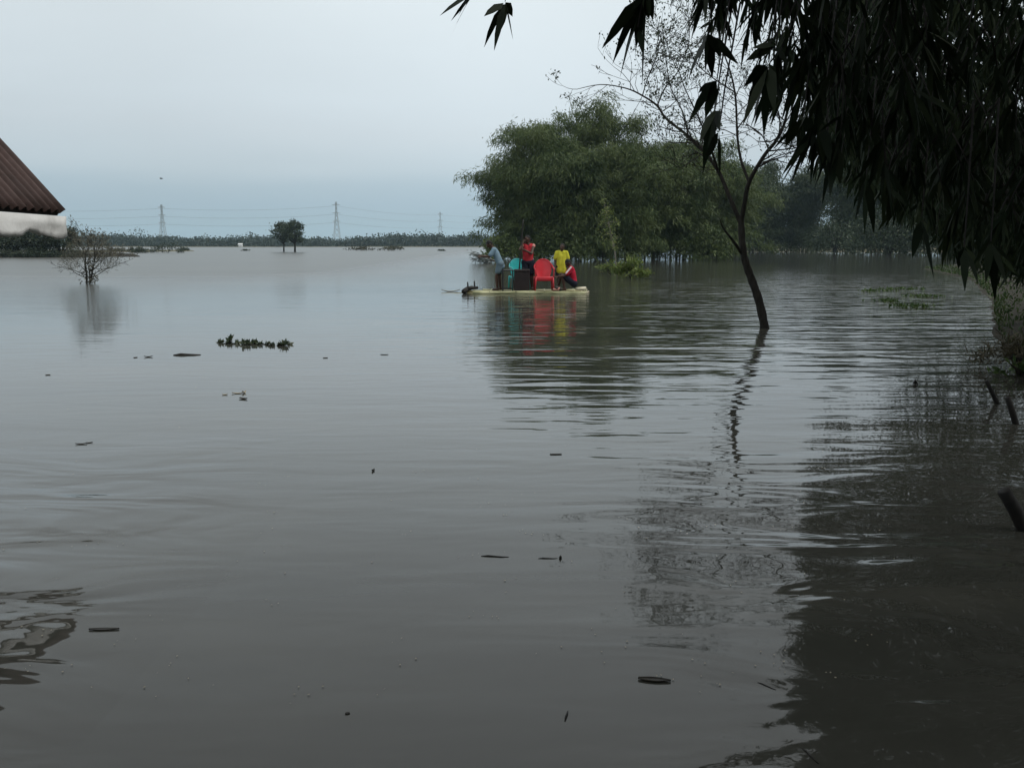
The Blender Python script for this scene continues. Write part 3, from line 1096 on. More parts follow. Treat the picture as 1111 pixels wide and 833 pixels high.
mpx = TY / F
trunk = MB()
P = catmull([tpt(830, 366), tpt(829, 352), tpt(823, 325), tpt(815, 302), tpt(809, 285), tpt(805.5, 266), tpt(804, 238)])
rr = np.interp(np.linspace(0, 1, len(P)), [0, .15, .6, 1], [5.2, 4.7, 4.0, 3.3]) * mpx
rr = [r * (1 + .07 * math.sin(i * 1.9)) for i, r in enumerate(rr)]
trunk.tube(P, rr, 10)
trunk.build('trunk', M['bark'], root, True)
LT = Leaves()
limbs = [
    ([(804, 243, 0), (792, 215, .1), (779, 185, .3), (762, 162, .5), (747, 148, .7), (723, 129, .9), (713, 115, 1), (697, 104, 1.1), (679, 96, 1.2), (652, 92, 1.3), (626, 97, 1.4)], 2.9, .35),
    ([(779, 185, .3), (770, 158, 0), (758, 128, -.2), (744, 98, -.4), (733, 66, -.5)], 1.5, .3),
    ([(804, 242, 0), (808, 219, -.1), (813, 197, -.2), (829, 169, -.3), (842, 153, -.4), (850, 137, -.4), (856, 114, -.5), (861, 98, -.5), (868, 66, -.6), (873, 26, -.7), (876, -20, -.8)], 3.2, .3),
    ([(813, 199, -.2), (804, 174, 0), (800, 148, .1), (798, 106, .2), (792, 77, .3), (782, 48, .4), (777, 16, .5), (770, -20, .6)], 1.9, .35),
    ([(804, 274, 0), (796, 262, -.2), (785, 248, -.5), (781, 238, -.6)], 2.2, .5),
    ([(845, 150, -.4), (846, 128, -.8), (839, 106, -1), (836, 84, -1.1)], 1.0, .4),
    ([(834, 163, -.3), (826, 146, -.6), (810, 135, -.9)], .9, .4),
    ([(858, 108, -.5), (876, 92, -.2), (893, 70, 0)], 1.1, .4),
    ([(821, 180, -.3), (843, 170, .1), (870, 160, .4), (892, 140, .6)], .9, .4),
    ([(800, 140, .1), (815, 118, .4), (826, 96, .6), (838, 60, .8)], .9, .4),
    ([(713, 115, 1), (722, 95, 1.2), (737, 75, 1.4), (748, 40, 1.6), (745, 5, 1.8)], 1.0, .4),
    ([(697, 104, 1.1), (703, 84, .9), (712, 62, .7), (718, 36, .6)], .8, .4),
    ([(747, 148, .7), (740, 120, 1.2), (728, 96, 1.5), (722, 60, 1.7), (718, 20, 1.9)], 1.0, .4),
    ([(797, 100, .2), (778, 88, .0), (757, 70, -.2), (742, 40, -.3)], .9, .4),
    ([(765, 165, .5), (750, 175, .2), (738, 182, 0), (730, 178, 0)], .8, .4),
]
random.seed(21)
for pl, r0, rend in limbs:
    P = catmull([tpt(*q) for q in pl], 4)
    n_ = len(P)
    mb = MB()
    rs = [max(.005, .85 * (r0 + (rend - r0) * i / (n_ - 1)) * mpx) for i in range(n_)]
    mb.tube(P, rs, 7)
    tips = []
    stub = pl[-1][:2] == (781, 238)
    if not stub:
        for i in range(max(2, n_ // 4), n_):
            for rep in range(2 if r0 < 1.6 else 1):
                qx, qy = project(np.array([P[i]]))
                if random.random() < (.40 if qx[0] < 700 else .60):
                    t = (P[min(i + 1, n_ - 1)] - P[i - 1]).normalized()
                    d = (t * .6 + Vector((random.gauss(0, .8), random.gauss(0, .8), random.gauss(.25 if qx[0] > 700 else -.05, .6)))).normalized()
                    branchy(mb, P[i], d, random.uniform(.28, .6), max(.005, rs[i] * .45), 2, tips, .55, .1, 3, .16, (2, 3), .66, .0028)
    mb.build('branch', M['bark'], root, True)
    for p_, d_ in tips:
        pxx, pyy = project(np.array([p_]))
        dens = .30
        if pxx[0] < 770 and pyy[0] < 150:
            dens = .5
        if pxx[0] < 775 and pyy[0] < 75:
            dens = .6
        if random.random() < dens:
            k = random.randint(2, 5)
            LT.add(np.array(p_) + gauss(k, .045), gauss(k, 1) + np.array([0, 0, -.3]), rng.uniform(.035, .07, k), rng.uniform(.02, .035, k))
LT.build('foliage', M['tree_leaf'], root)


# ------------------------------------------------------------------ near bamboo: hanging leaves overhead and the clump on the right bank
def spray(lv, mb, tip_from, d, n_leaf, L, Wd, fan=.5, down=.55):
    """a drooping twig with lance leaves fanning from its last joints"""
    p = np.array(tip_from, float)
    d = np.array(d, float)
    d /= np.linalg.norm(d)
    tl = L * rng.uniform(.9, 1.5)
    end = p + d * tl + np.array([0, 0, -tl * .25])
    if mb is not None:
        mb.tube([p, p + d * tl * .5 + np.array([0, 0, -tl * .05]), end], [.0035, .003, .0015], 3, False)
    ts = rng.uniform(.45, 1.0, n_leaf)
    P = p + (end - p) * ts[:, None]
    D = d * .75 + rng.normal(size=(n_leaf, 3)) * fan + np.array([0, 0, -down])
    lv.add(P, D, L * rng.uniform(.65, 1.15, n_leaf), Wd * rng.uniform(.8, 1.15, n_leaf))


root = empty('overhanging_bamboo', (3.6, 0.2, .3), 'near bamboo whose separate long dark leaves hang from the top of the view', 'bamboo')
culms = [[(3.4, .2, .1), (3.0, 1.2, 2.6), (2.2, 2.6, 4.2), (1.1, 3.8, 4.6), (-.2, 4.6, 4.2)],
         [(3.9, -.2, .1), (3.6, 1.0, 3.0), (3.0, 2.8, 4.4), (2.2, 4.2, 4.6), (1.3, 5.0, 4.0)],
         [(4.2, .6, .1), (4.0, 2.0, 2.8), (3.5, 3.6, 4.0), (2.9, 5.0, 4.1), (2.2, 6.0, 3.5)],
         [(3.2, -.8, .1), (2.6, -.6, 3.0), (1.4, 0, 4.8), (0, .8, 5.4)],
         [(3.8, -1.2, .1), (3.9, -1.5, 3), (3.4, -2.2, 5.0), (2.4, -3, 5.6)]]
for cpl in culms:
    mb = MB()
    P = catmull([Vector(q) for q in cpl], 6)
    mb.tube(P, [.03 * (1 - .85 * i / (len(P) - 1)) for i in range(len(P))], 8)
    mb.build('culm', M['near_culm'], root, True)
LN = Leaves(True)
twig = MB()


def fan_at(apx, apy, Y, ends, wpx=9.0):
    """a joint at pixel (apx, apy) with leaves that end near the given pixels"""
    A = at(apx, apy, Y)
    twig.tube([A + Vector((.12, .25, .5)), A + Vector((.03, .06, .16)), A], [.004, .003, .002], 4, False)
    for ex, ey in ends:
        Bp = at(ex, ey, Y + random.uniform(-.25, .25))
        s0 = A.lerp(Bp, random.uniform(.02, .12))
        dv = Bp - s0
        L = dv.length
        LN.add(np.array(s0), np.array(dv + Vector((0, 0, L * .10))), L, wpx * Y / F)


fan_at(516, -10, 4.0, [(479, 20), (491, 22), (489, 37), (498, 12)], 7)
fan_at(548, 2, 4.0, [(526, 22), (526, 48), (537, 51), (556, 41), (556, 18), (544, 30)], 9)
fan_at(700, -10, 3.2, [(656, 52), (667, 58), (674, 72), (697, 80), (704, 20), (690, 55), (664, 40), (683, 48)], 12)
fan_at(702, -14, 3.2, [(708, 20), (712, 6), (686, 14)], 10)
fan_at(692, 30, 3.2, [(704, 51), (698, 62)], 7)
fan_at(768, 36, 3.2, [(757, 68), (765, 77), (773, 78), (800, 73), (748, 82), (754, 52), (781, 60)], 12)
fan_at(778, 86, 3.3, [(747, 132), (752, 122), (768, 112), (782, 122), (758, 100), (774, 140), (766, 128)], 12)
fan_at(776, 118, 3.3, [(764, 178), (772, 152), (781, 142), (760, 150), (769, 165)], 12)
fan_at(780, 142, 3.3, [(763, 182), (781, 188), (770, 170)], 10)
fan_at(842, 50, 3.1, [(809, 65), (815, 50), (830, 48), (853, 70)], 12)
fan_at(834, 68, 3.1, [(807, 140), (812, 112), (818, 128), (829, 138), (836, 118), (822, 100), (846, 105), (840, 120), (808, 92)], 13)
fan_at(872, 126, 3.4, [(853, 157), (882, 147), (868, 140)], 12)
fan_at(892, 132, 3.3, [(872, 167), (881, 178), (893, 172), (884, 160), (900, 180)], 12)
fan_at(906, 150, 3.3, [(893, 214), (901, 206), (885, 198), (911, 200)], 13)
fan_at(940, 190, 3.6, [(948, 246), (938, 252), (928, 240)], 10)
fan_at(1000, 236, 3.4, [(1012, 300), (990, 282), (1003, 275)], 10)
fan_at(1046, 268, 3.0, [(1047, 312), (1061, 306), (1040, 290)], 9)
fan_at(1075, 262, 3.0, [(1070, 300), (1092, 310), (1080, 320), (1100, 290)], 10)
# the rest of the hanging leaves
bxs = [690, 720, 760, 800, 845, 865, 890, 920, 960, 1000, 1040, 1075, 1111, 1400]
bys = [-60, -45, 8, 30, 60, 105, 165, 198, 210, 226, 252, 268, 278, 290]


def low_bound(px):
    return np.interp(px, bxs, bys)


cnt = 0
while cnt < 760:
    px = rng.uniform(715, 1330) if rng.uniform() < .65 else rng.uniform(850, 1150)
    lo = low_bound(px)
    py = lo - abs(rng.normal(0, 130)) - 10
    if px < 860 and py < -200:
        continue
    Y = rng.uniform(3.1, 6.4)
    L = rng.uniform(.10, .19)
    py2 = py - L * 1.6 * F / Y * .8
    A = at(px, py2, Y)
    if A.z < .9:
        continue
    az = rng.uniform(0, 2 * PI)
    spray(LN, twig, A, (math.cos(az) * .5, math.sin(az) * .5, -.75), rng.integers(6, 11), L, L * .125, .38, .65)
    cnt += 1
# unseen foliage added overhead and behind the viewer, shading the near leaves
for k in range(3400):
    q = np.array([rng.uniform(-3.2, 6.5), rng.uniform(-5, 3.4), rng.uniform(2.7, 6.0)])
    if q[2] < CH + .30 * q[1] + .75 and q[1] > 0:
        continue
    if q[0] < .3 and q[1] > 1.2:
        continue
    az = rng.uniform(0, 2 * PI)
    spray(LN, None, q, (math.cos(az), math.sin(az), -.4), 9, .26, .042, .5, .4)
for k in range(1300):          # unseen leaves added above the view to darken the water on the right
    y_ = rng.uniform(1.5, 8)
    q = np.array([rng.uniform(.8, 7.5), y_, CH + .30 * y_ + .55 + rng.uniform(0, 2.6)])
    if q[0] < 1.0 + .12 * y_:
        continue
    az = rng.uniform(0, 2 * PI)
    spray(LN, None, q, (math.cos(az), math.sin(az), -.4), 9, .26, .045, .5, .4)
for k in range(900):  # more leaves added out of view at left, keeping light off the near leaves
    q = np.array([rng.uniform(-4.5, -1), rng.uniform(-5, .6), rng.uniform(3.0, 5.5)])
    az = rng.uniform(0, 2 * PI)
    spray(LN, None, q, (math.cos(az), math.sin(az), -.4), 9, .26, .045, .5, .4)
for k in range(2000):          # crown spread out of sight above the view, added to shade the near water
    y_ = rng.uniform(-4, 4.4)
    q = np.array([rng.uniform(-2.4, 3.2), y_, CH + .30 * max(y_, 0) + .85 + rng.uniform(0, 1.7)])
    az = rng.uniform(0, 2 * PI)
    spray(LN, None, q, (math.cos(az), math.sin(az), .1), 9, .26, .045, .5, .25)
for k in range(1500):          # unseen wall of foliage added behind the viewer to darken the hanging leaves
    q = np.array([rng.uniform(-5, 7.5), rng.uniform(-6.5, -2.6), rng.uniform(.3, 5.5)])
    az = rng.uniform(0, 2 * PI)
    spray(LN, None, q, (math.cos(az), math.sin(az), -.4), 9, .28, .05, .5, .4)
tag(twig.build('twig', M['driftwood'], root), kind='stuff')
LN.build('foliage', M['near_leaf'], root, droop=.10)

root = empty('bank_bamboo', (11.5, 14.5, .4), 'massive dark bamboo thicket filling the right side above the right bank', 'bamboo')
random.seed(5)
for k in range(16):
    b = Vector((11.4 + random.gauss(0, 1.2), 14.5 + random.gauss(0, 3), .1))
    o = Vector((random.uniform(-4.2, .5), random.uniform(-2.5, 2.5), 0))
    h = random.uniform(5.5, 9)
    P = [b + o * (t ** 2.0) + Vector((0, 0, h * (1.25 * t - .3 * t ** 3))) for t in np.linspace(0, 1, 12)]
    mb = MB()
    mb.tube(P, [.045 * (1 - .8 * i / 11) for i in range(12)], 7)
    mb.build('culm', M['near_culm'], root, True)
LB = Leaves(True)
tw = MB()
bx2 = [878, 888, 910, 955, 1000, 1030, 1060, 1111, 1500]
by2 = [20, 130, 178, 200, 226, 255, 272, 284, 296]
nb_ = 0
while nb_ < 900:
    px = rng.uniform(890, 1560)
    Y = rng.uniform(6.5, 23)
    lo = np.interp(px, bx2, by2)
    py = rng.uniform(-330, lo) if rng.uniform() < .7 else lo - abs(rng.normal(0, 45))
    c = at(px, py - 20, Y)
    if c.z > 9.5 or c.x > 15 or (Y > 15.5 and px > 1140):
        continue
    k = int(rng.uniform(60, 110))
    off = gauss(k, (.26, .26, .42))
    d = gauss(k, .45) + np.array([-.1, -.1, -.8])
    P_ = np.array(c) + off
    LB.add(P_, d, .2 * rng.uniform(.7, 1.3, k), .030 * rng.uniform(.8, 1.3, k))
    if nb_ % 3 == 0:
        tw.tube([c + Vector((.5, .3, .6)), c + Vector((.1, .1, .3)), c + Vector((0, 0, -.3))], [.012, .008, .003], 4, False)
    nb_ += 1
tag(tw.build('twig', M['driftwood'], root), kind='stuff')


def keepb(P):
    px, py = project(P)
    return (py < np.interp(px, bx2, by2) + 22) & (px > 876 + np.abs(rng.normal(0, 8, len(px)))) & (P[:, 2] > .5)


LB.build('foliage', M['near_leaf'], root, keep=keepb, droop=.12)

# ------------------------------------------------------------------ right bank: grass, brush, stakes, weeds
lv = Leaves(True)
be = np.array(bank_edge)
for k in range(5200):
    i = rng.integers(0, len(be) - 20)
    d = abs(rng.normal(0, 1.1))
    t = be[i + 1] - be[i]
    nrm2 = np.array([t[1], -t[0]]) / np.linalg.norm(t) * -1
    p = be[i] + t * rng.uniform() + nrm2 * d
    hh = rng.uniform(.07, .19) * (1.3 if p[1] > 14 else 1)
    lv.add(np.array([p[0], p[1], .02 + .1 * min(1, d)]), gauss(1, .35) + np.array([0, 0, 1.0]), hh, .018 + .0009 * p[1])
tag(lv.build('bank_grass', M['grass'], droop=.3), 'green grass growing along the right bank', 'grass', kind='stuff')
g = onw(1108, 398)
bush('dry_brush', 'dry tan brush heap at the water edge above the stakes on the right', (g.x, g.y, 0), 1.0, .7, .36, 900, .14, M['dry_brush'], 'brush', upright=.6, stems=10, stem_mat='driftwood', kstem=.006, lance=True, wr=.1)
g = onw(1108, 408)
bush('bank_weed', 'small bright green weed below the dry brush on the right edge', (g.x, g.y, 0), .5, .3, .16, 160, .11, M['green_weed'], 'weed')
for (bx_, by_), (tx, ty), wpx, lab in [((1082, 438), (1070, 413), 5, 'thin dark leaning stake in the water, farther left of two'),
                                       ((1102, 460), (1093, 431), 7, 'thicker dark leaning stake right beside the thin one'),
                                       ((1122, 400), (1098, 386), 7, 'dark leaning stake rising through the dry brush'),
                                       ((1112, 575), (1089, 532), 16, 'thickest near dark stake at the right edge of the view')]:
    b = onw(bx_, by_)
    t = at(tx, ty, b.y)
    r = wpx * .5 * b.y / F
    mb = MB()
    d = (b - t)
    mb.tube([b + d * .25, b, b.lerp(t, .5) + Vector((r * .15, 0, 0)), t, t - d.normalized() * r * .1], [r, r, r * .95, r * .9, r * .6], 9)
    o = mb.build('wooden_stake', M['driftwood'], None, True)
    tag(o, lab, 'stake', 'stakes along the right bank')


def raft_of_weeds(name, label, px, py, w, d, h, n, leaf, mat, group, cat='floating plant'):
    g = onw(px, py)
    root = empty(name, (g.x, g.y, 0), label, cat, group)
    lv = Leaves()
    P = np.stack([g.x + rng.normal(0, w / 2.4, n), g.y + rng.normal(0, d / 2.4, n), np.full(n, .005)], 1)
    lv.add(P, gauss(n, .5) + np.array([0, 0, .55]), leaf * rng.uniform(.6, 1.3, n) * (h / .1), leaf * .55 * rng.uniform(.7, 1.3, n) * (h / .1))
    lv.build('foliage', mat, root, droop=-.05)
    mb = MB()
    for k in range(5):
        x, y = g.x + random.gauss(0, w / 3), g.y + random.gauss(0, d / 3)
        mb.tube([(x - .03, y, .004), (x + .03, y + .02, .012)], .006, 4)
    mb.build('stem', M['driftwood'], root)
    return root


for px, py, w, lab in [(951, 316, .9, 'small pale weed patch left among the floating weeds'), (980, 314, 1.0, 'brightest green floating weed patch among ripples at right'),
                       (990, 333, .7, 'nearest dim floating weed patch among ripples at right'), (1003, 322, .8, 'dim floating weed patch between brighter ones and the bank'), (962, 327, .5, 'sparse floating weed patch nearest the leaning tree')]:
    raft_of_weeds('floating_weed', lab, px, py, w * .8, .5, .1, 110, .085, M['green_weed'], 'floating weeds at right')
# row of water hyacinths
HY = [(239, 372, 40, .10, 4), (247, 373, 46, .11, 4), (249, 370, 14, .16, 2), (256, 373, 30, .10, 3), (267, 374, 80, .13, 7), (276, 373, 44, .11, 5), (283, 374, 24, .09, 5),
      (289, 374, 30, .10, 3), (295, 375, 30, .09, 3), (303, 375, 22, .10, 2), (308, 375, 44, .17, 3), (314, 374, 14, .11, 1.5)]
HL = ['leftmost hyacinth tuft in the floating row', 'low hyacinth tuft second from the left end of the row', 'single tall hyacinth leaf near the left end of the row', 'small rounded hyacinth tuft left of the bushiest one',
      'bushiest hyacinth tuft in the floating row', 'pale edged hyacinth tuft touching the bushiest one', 'flat hyacinth scrap right of the bushiest tufts', 'short hyacinth tuft in the middle of the right half', 'small low hyacinth tuft left of the gap', 'tiny hyacinth tuft leaning on the tallest one', 'tallest upright hyacinth tuft near the right end', 'rightmost tiny hyacinth sprig of the row']
for (px, py, n_, h_, w_), lab in zip(HY, HL):
    raft_of_weeds('water_hyacinth', lab, px, py, w_ * .0125 * 1.0, .05, h_ * .95, max(7, n_ // 2), .06, M['hyacinth_leaf'], 'row of floating water hyacinths')


# floating scraps
def stick(name, label, p0, p1, r, mat='driftwood', z=.0005, cat='stick', bend=.0, group='floating scraps'):
    a, b = onw(*p0, z), onw(*p1, z)
    m_ = MB()
    mid = a.lerp(b, .5) + Vector((0, 0, bend))
    m_.tube([a, a.lerp(mid, .5) + Vector((0, r, r * .4)), mid, mid.lerp(b, .5) - Vector((0, r, 0)), b], [r * .5, r, r * 1.1, r * .9, r * .4], 7)
    return tag(m_.build(name, M[mat], None, True), label, cat, group)


def leaf_scrap(name, label, px, py, L, w, rz, mat='dark_leaf', cat='leaf', curl=.1, group='floating scraps'):
    g = onw(px, py)
    m_ = MB()
    vs, fs = [], []
    N = 8
    for s in (0, 1):
        for i in range(N + 1):
            t = i / N
            ww = w * math.sin(PI * min(1, .08 + t * .9)) * .5
            z = .0025 + L * curl * (t - .5) ** 2 - s * .003
            for k in (-1, 0, 1):
                x, y = (t - .5) * L, k * ww
                vs.append((g.x + x * math.cos(rz) - y * math.sin(rz), g.y + x * math.sin(rz) + y * math.cos(rz), z + abs(k) * w * .14))
    n3 = (N + 1) * 3
    for i in range(N):
        for k in (0, 1):
            a = i * 3 + k
            fs += [(a, a + 1, a + 4, a + 3), (n3 + a + 3, n3 + a + 4, n3 + a + 1, n3 + a)]
        for k in (0, 2):
            a = i * 3 + k
            fs.append((a, a + 3, n3 + a + 3, n3 + a))
    m_.add(vs, fs)
    return tag(m_.build(name, M[mat], None, True), label, cat, group)


stick('floating_stick', 'long thin dark stick floating left of the hyacinth row', (188, 385.5), (218, 385), .018)
leaf_scrap('floating_leaf', 'small dark upturned leaf floating left of the long thin stick', 161, 387.5, .10, .05, .3, curl=.45)
leaf_scrap('floating_leaf', 'tiny dark speck of leaf left of the upturned leaf', 147, 388, .05, .03, .8)
leaf_scrap('floating_leaf', 'two part dark curled leaf floating far left in mid water', 88, 482, .075, .022, .2, curl=.3)
leaf_scrap('floating_leaf', 'dark curled leaf tip right beside the two part leaf', 97, 480.5, .045, .016, .5, curl=.35)
leaf_scrap('floating_leaf', 'dark leaf scrap at the right of the pale litter', 264, 433, .09, .05, -.4, curl=.3)
leaf_scrap('floating_litter', 'pale torn litter floating below the hyacinth row', 258, 427, .11, .03, .1, 'litter', 'litter', .3)
leaf_scrap('floating_litter', 'small pale scrap left of the torn litter', 244, 428.5, .05, .03, .1, 'litter', 'litter', .3)
leaf_scrap('floating_litter', 'white scrap standing above the dark leaf beside the litter', 265, 426.5, .05, .03, 1.2, 'litter', 'litter', 1.8)
leaf_scrap('floating_leaf', 'upright curled leaf tip in mid water near the centre', 405, 511, .028, .02, 1.2, curl=1.6)
leaf_scrap('floating_leaf', 'small dark leaf below right of the hyacinth row', 353, 388.5, .06, .03, .2)
leaf_scrap('floating_leaf', 'tiny brown leaf speck far left below the bare bush', 52, 407, .05, .03, .2)
leaf_scrap('floating_leaf', 'short dash of dark leaf right of the small dark leaf', 417, 385, .1, .03, 0)
stick('floating_stick', 'thin dark twig floating in the centre foreground, left half', (522, 603.2), (552, 604), .004)
stick('floating_stick', 'thin dark twig ending at an upright stub in the centre foreground', (584, 605.8), (605, 605.5), .003)
leaf_scrap('floating_leaf', 'dark upright stub at the right end of the centre twig', 608, 605.5, .02, .014, 1.4, curl=1.6)
stick('floating_stick', 'short curved dark twig near the bottom centre', (613, 782), (616, 771), .0035)
leaf_scrap('floating_leaf', 'pointed brown leaf with dark rim floating lower right of centre', 710, 738, .105, .028, -.15, curl=.06)
leaf_scrap('floating_leaf', 'pointed brown leaf floating in the left foreground', 113, 683, .11, .018, .05, curl=.06)
stick('floating_stick', 'crooked dark twig at the bottom right beside the dark reflection', (871, 812), (888, 828), .003)
leaf_scrap('floating_leaf', 'tiny dark leaf at lower left of centre', 377, 774, .014, .008, .3)
stick('floating_stick', 'short twig floating right of the brown pointed leaf', (822, 740), (842, 748), .002)
leaf_scrap('floating_leaf', 'dark leaf point standing among ripples right of the leaning tree', 993, 417, .07, .05, 1.1, curl=2.2)
leaf_scrap('floating_leaf', 'small dark leaf in the middle, right of the leaf tip', 603, 493, .08, .018, .05, curl=.06)

lv = Leaves()
for k in range(240):
    t = rng.uniform(0, 1) ** 1.6
    y = 2.6 + 16 * t
    x = rng.uniform(-.62, .45) * y
    n_ = rng.integers(1, 4)
    d = gauss(n_, 1) * np.array([1, 1, 0]) + np.array([.01, 0, 0])
    lv.add(np.array([x, y, .0035]) + gauss(n_, (.03, .03, 0)), d, rng.uniform(.003, .009, n_) * (1 + y * .12), rng.uniform(.004, .008, n_) * (1 + y * .12))
o = lv.build('floating_specks', M['litter'], droop=0)
for v in o.data.vertices:
    v.co.z = .004
tag(o, 'tiny pale specks of scum scattered over the brown water', 'scum', kind='stuff')

# ------------------------------------------------------------------ raft
RY = 26.1
K = RY / F


def rx(px):
    return (px - W0 / 2) * K


DECK = .070


def rz_(py):
    return DECK + (316.0 - py) * K


random.seed(3)
raft = empty('raft', (0.2, RY, 0), 'pale yellow raft of banana stems carrying four people and furniture', 'raft')
for i in range(9):
    y = RY - .62 + i * .155
    x0_, x1_ = (rx(518) + random.uniform(-.3, .4), rx(637) + random.uniform(-.22, .06))
    if i == 2:
        x0_ = rx(480)
    if i == 0:
        x0_, x1_ = rx(514), rx(633)
    mb = MB()
    N = 14
    pts = [(x0_ + (x1_ - x0_) * t, y + .02 * math.sin(t * 5 + i), .014 + .008 * math.sin(t * 4 + i * 2) + (-.05 if (i == 2 and t < .25) else 0)) for t in np.linspace(0, 1, N)]
    mb.tube(pts, [.056 + .009 * math.sin(k * 1.3 + i * 2.1) for k in range(N)], 12)
    lo = mb.build('log', M['banana_old' if i in (2, 3, 6) else 'banana'], raft, True)
    mb = MB()
    mb.tube([(x1_ + .002, y + .02 * math.sin(5 + i), pts[-1][2]), (x1_ + .02, y + .02 * math.sin(5 + i), pts[-1][2])], [.058, .050], 12)
    mb.build('cut_end', M['banana_end'], lo)
for px in (532, 560, 590, 622):
    mb = MB()
    mb.tube([(rx(px), RY - .66, DECK - .012), (rx(px) + .03, RY + .72, DECK - .012)], .022, 8)
    mb.build('cross_pole', M['banana'], raft, True)
# low bundle lying across the right end
for k in range(3):
    mb = MB()
    mb.tube([(rx(624) + k * .05, RY - .2 + k * .12, DECK + .045), (rx(634) + k * .02, RY - .1 + k * .16, DECK + .05)], .045, 8)
    mb.build('short_stem', M['banana_end'], raft, True)
# dark bow beam with two pegs
mb = MB()
mb.tube([(rx(505), RY - .7, .07), (rx(507), RY, .10), (rx(511), RY + .7, .11)], [.075, .07, .06], 10)
beam = mb.build('bow_beam', M['driftwood'], raft, True)
mb = MB()
mb.tube([(rx(506), RY - .2, .12), (rx(519), RY - .1, .15)], [.05, .04], 8)
mb.build('short_log', M['driftwood'], raft, True)
for px, py in ((508.2, 307), (515.4, 306)):
    mb = MB()
    mb.tube([(rx(px), RY - .1, .1), (rx(px) - .01, RY - .1, rz_(py))], [.026, .02], 7)
    mb.build('peg', M['driftwood'], beam, True)
p = Vector((rx(486), RY + .1, 0))
leaf = leaf_scrap('floating_leaf', 'long torn banana leaf trailing off the left end of the raft', 489, 316.4, .55, .12, .1, 'litter', 'leaf', .35)

# ------------------------------------------------------------------ furniture on the raft
def chair(name, label, loc, rzv, mat):
    root = empty(name, loc, label, 'chair', 'plastic armchairs on the raft', rzv)
    R = Matrix.Translation(Vector(loc)) @ Matrix.Rotation(rzv, 4, 'Z')

    def fin(mb, nm):
        mb.v = [tuple(R @ Vector(v)) for v in mb.v]
        return mb.build(nm, mat, root, True)
    # chair faces -y, width along x
    w, d, sh = .25, .24, .42
    mb = MB()                                            # dished seat with front apron
    vs, fs = [], []
    nx, ny = 10, 10
    for s in (0, 1):
        for j in range(ny + 1):
            v = j / ny
            for i in range(nx + 1):
                u = -1 + 2 * i / nx
                y = -d + 2 * d * v
                z = sh - .018 * (1 - u * u) * math.sin(PI * v) - .02 * v
                ww = w * (1 - .10 * v)
                if v < .15:
                    z -= .02 * (1 - v / .15) ** 2
                vs.append((u * ww, y, z - s * .012))
    m1 = (nx + 1) * (ny + 1)
    for j in range(ny):
        for i in range(nx):
            a = j * (nx + 1) + i
            fs += [(a, a + 1, a + nx + 2, a + nx + 1), (m1 + a + nx + 1, m1 + a + nx + 2, m1 + a + 1, m1 + a)]
    mb.add(vs, fs)
    mb.box((0, -d + .004, sh - .075), (2 * w, .016, .12), None, .006)
    for s in (-1, 1):
        mb.box((s * (w - .012), 0, sh - .055), (.016, 2 * d - .03, .07), None, .006)
    fin(mb, 'seat')
    mb = MB()                                            # curved back with rounded top
    vs, fs = [], []
    nu_, nv_ = 14, 10
    for s in (0, 1):
        for j in range(nv_ + 1):
            v = j / nv_
            for i in range(nu_ + 1):
                u = -1 + 2 * i / nu_
                wt = .185 + .055 * math.sin(PI * min(1, v * .8))
                topz = .90 - .15 * abs(u) ** 2.6
                z = sh - .02 + (topz - sh + .02) * v
                y = d - .02 + .08 * v - .07 * (u * u) - s * -.014
                vs.append((u * wt, y, z))
    m1 = (nu_ + 1) * (nv_ + 1)
    for j in range(nv_):
        for i in range(nu_):
            a = j * (nu_ + 1) + i
            fs += [(a, a + 1, a + nu_ + 2, a + nu_ + 1), (m1 + a + nu_ + 1, m1 + a + nu_ + 2, m1 + a + 1, m1 + a)]
    for i in range(nu_):
        a = nv_ * (nu_ + 1) + i
        fs.append((a, a + 1, m1 + a + 1, m1 + a))
    for j in range(nv_):
        a = j * (nu_ + 1)
        fs.append((a, a + nu_ + 1, m1 + a + nu_ + 1, m1 + a))
        a += nu_
        fs.append((a + nu_ + 1, a, m1 + a, m1 + a + nu_ + 1))
    mb.add(vs, fs)
    # rolled rim running over the top
    rim = []
    for k in range(17):
        u = -1 + 2 * k / 16
        wt = .185 + .055 * math.sin(PI * .8) + .02
        rim.append((u * wt, d + .06 - .07 * u * u, .895 - .15 * abs(u) ** 2.6))
    mb.tube(rim, .017, 8)
    fin(mb, 'backrest')
    for s in (-1, 1):
        mb = MB()
        path = [(s * .235, d + .0, .745), (s * .262, d - .06, .69), (s * .275, .08, .655), (s * .278, -.1, .645), (s * .272, -d + .02, .63), (s * .268, -d - .005, .58), (s * .262, -d + .005, sh - .02)]
        P = catmull([Vector(q) for q in path], 5)
        mb.tube(P, .03, 8, True, (.55, 1.0))
        fin(mb, 'armrest')
        for yy_, sp in ((-d + .015, -.02), (d - .03, .05)):
            mb = MB()
            mb.tube([(s * (w - .004), yy_, sh - .02), (s * (w + .008), yy_ + sp * .5, .2), (s * (w + .02), yy_ + sp, 0)], [.042, .034, .026], 8, True, (1, .6))
            fin(mb, 'leg')
    return root


chair('plastic_chair', 'red plastic armchair standing empty in the middle of the raft', (rx(589.5), RY - .25, DECK), 0.05, M['red_plastic'])
chair('plastic_chair', 'teal plastic armchair half hidden behind the dark box', (rx(563.5), RY + .40, DECK + .0), .22, M['teal_plastic'])

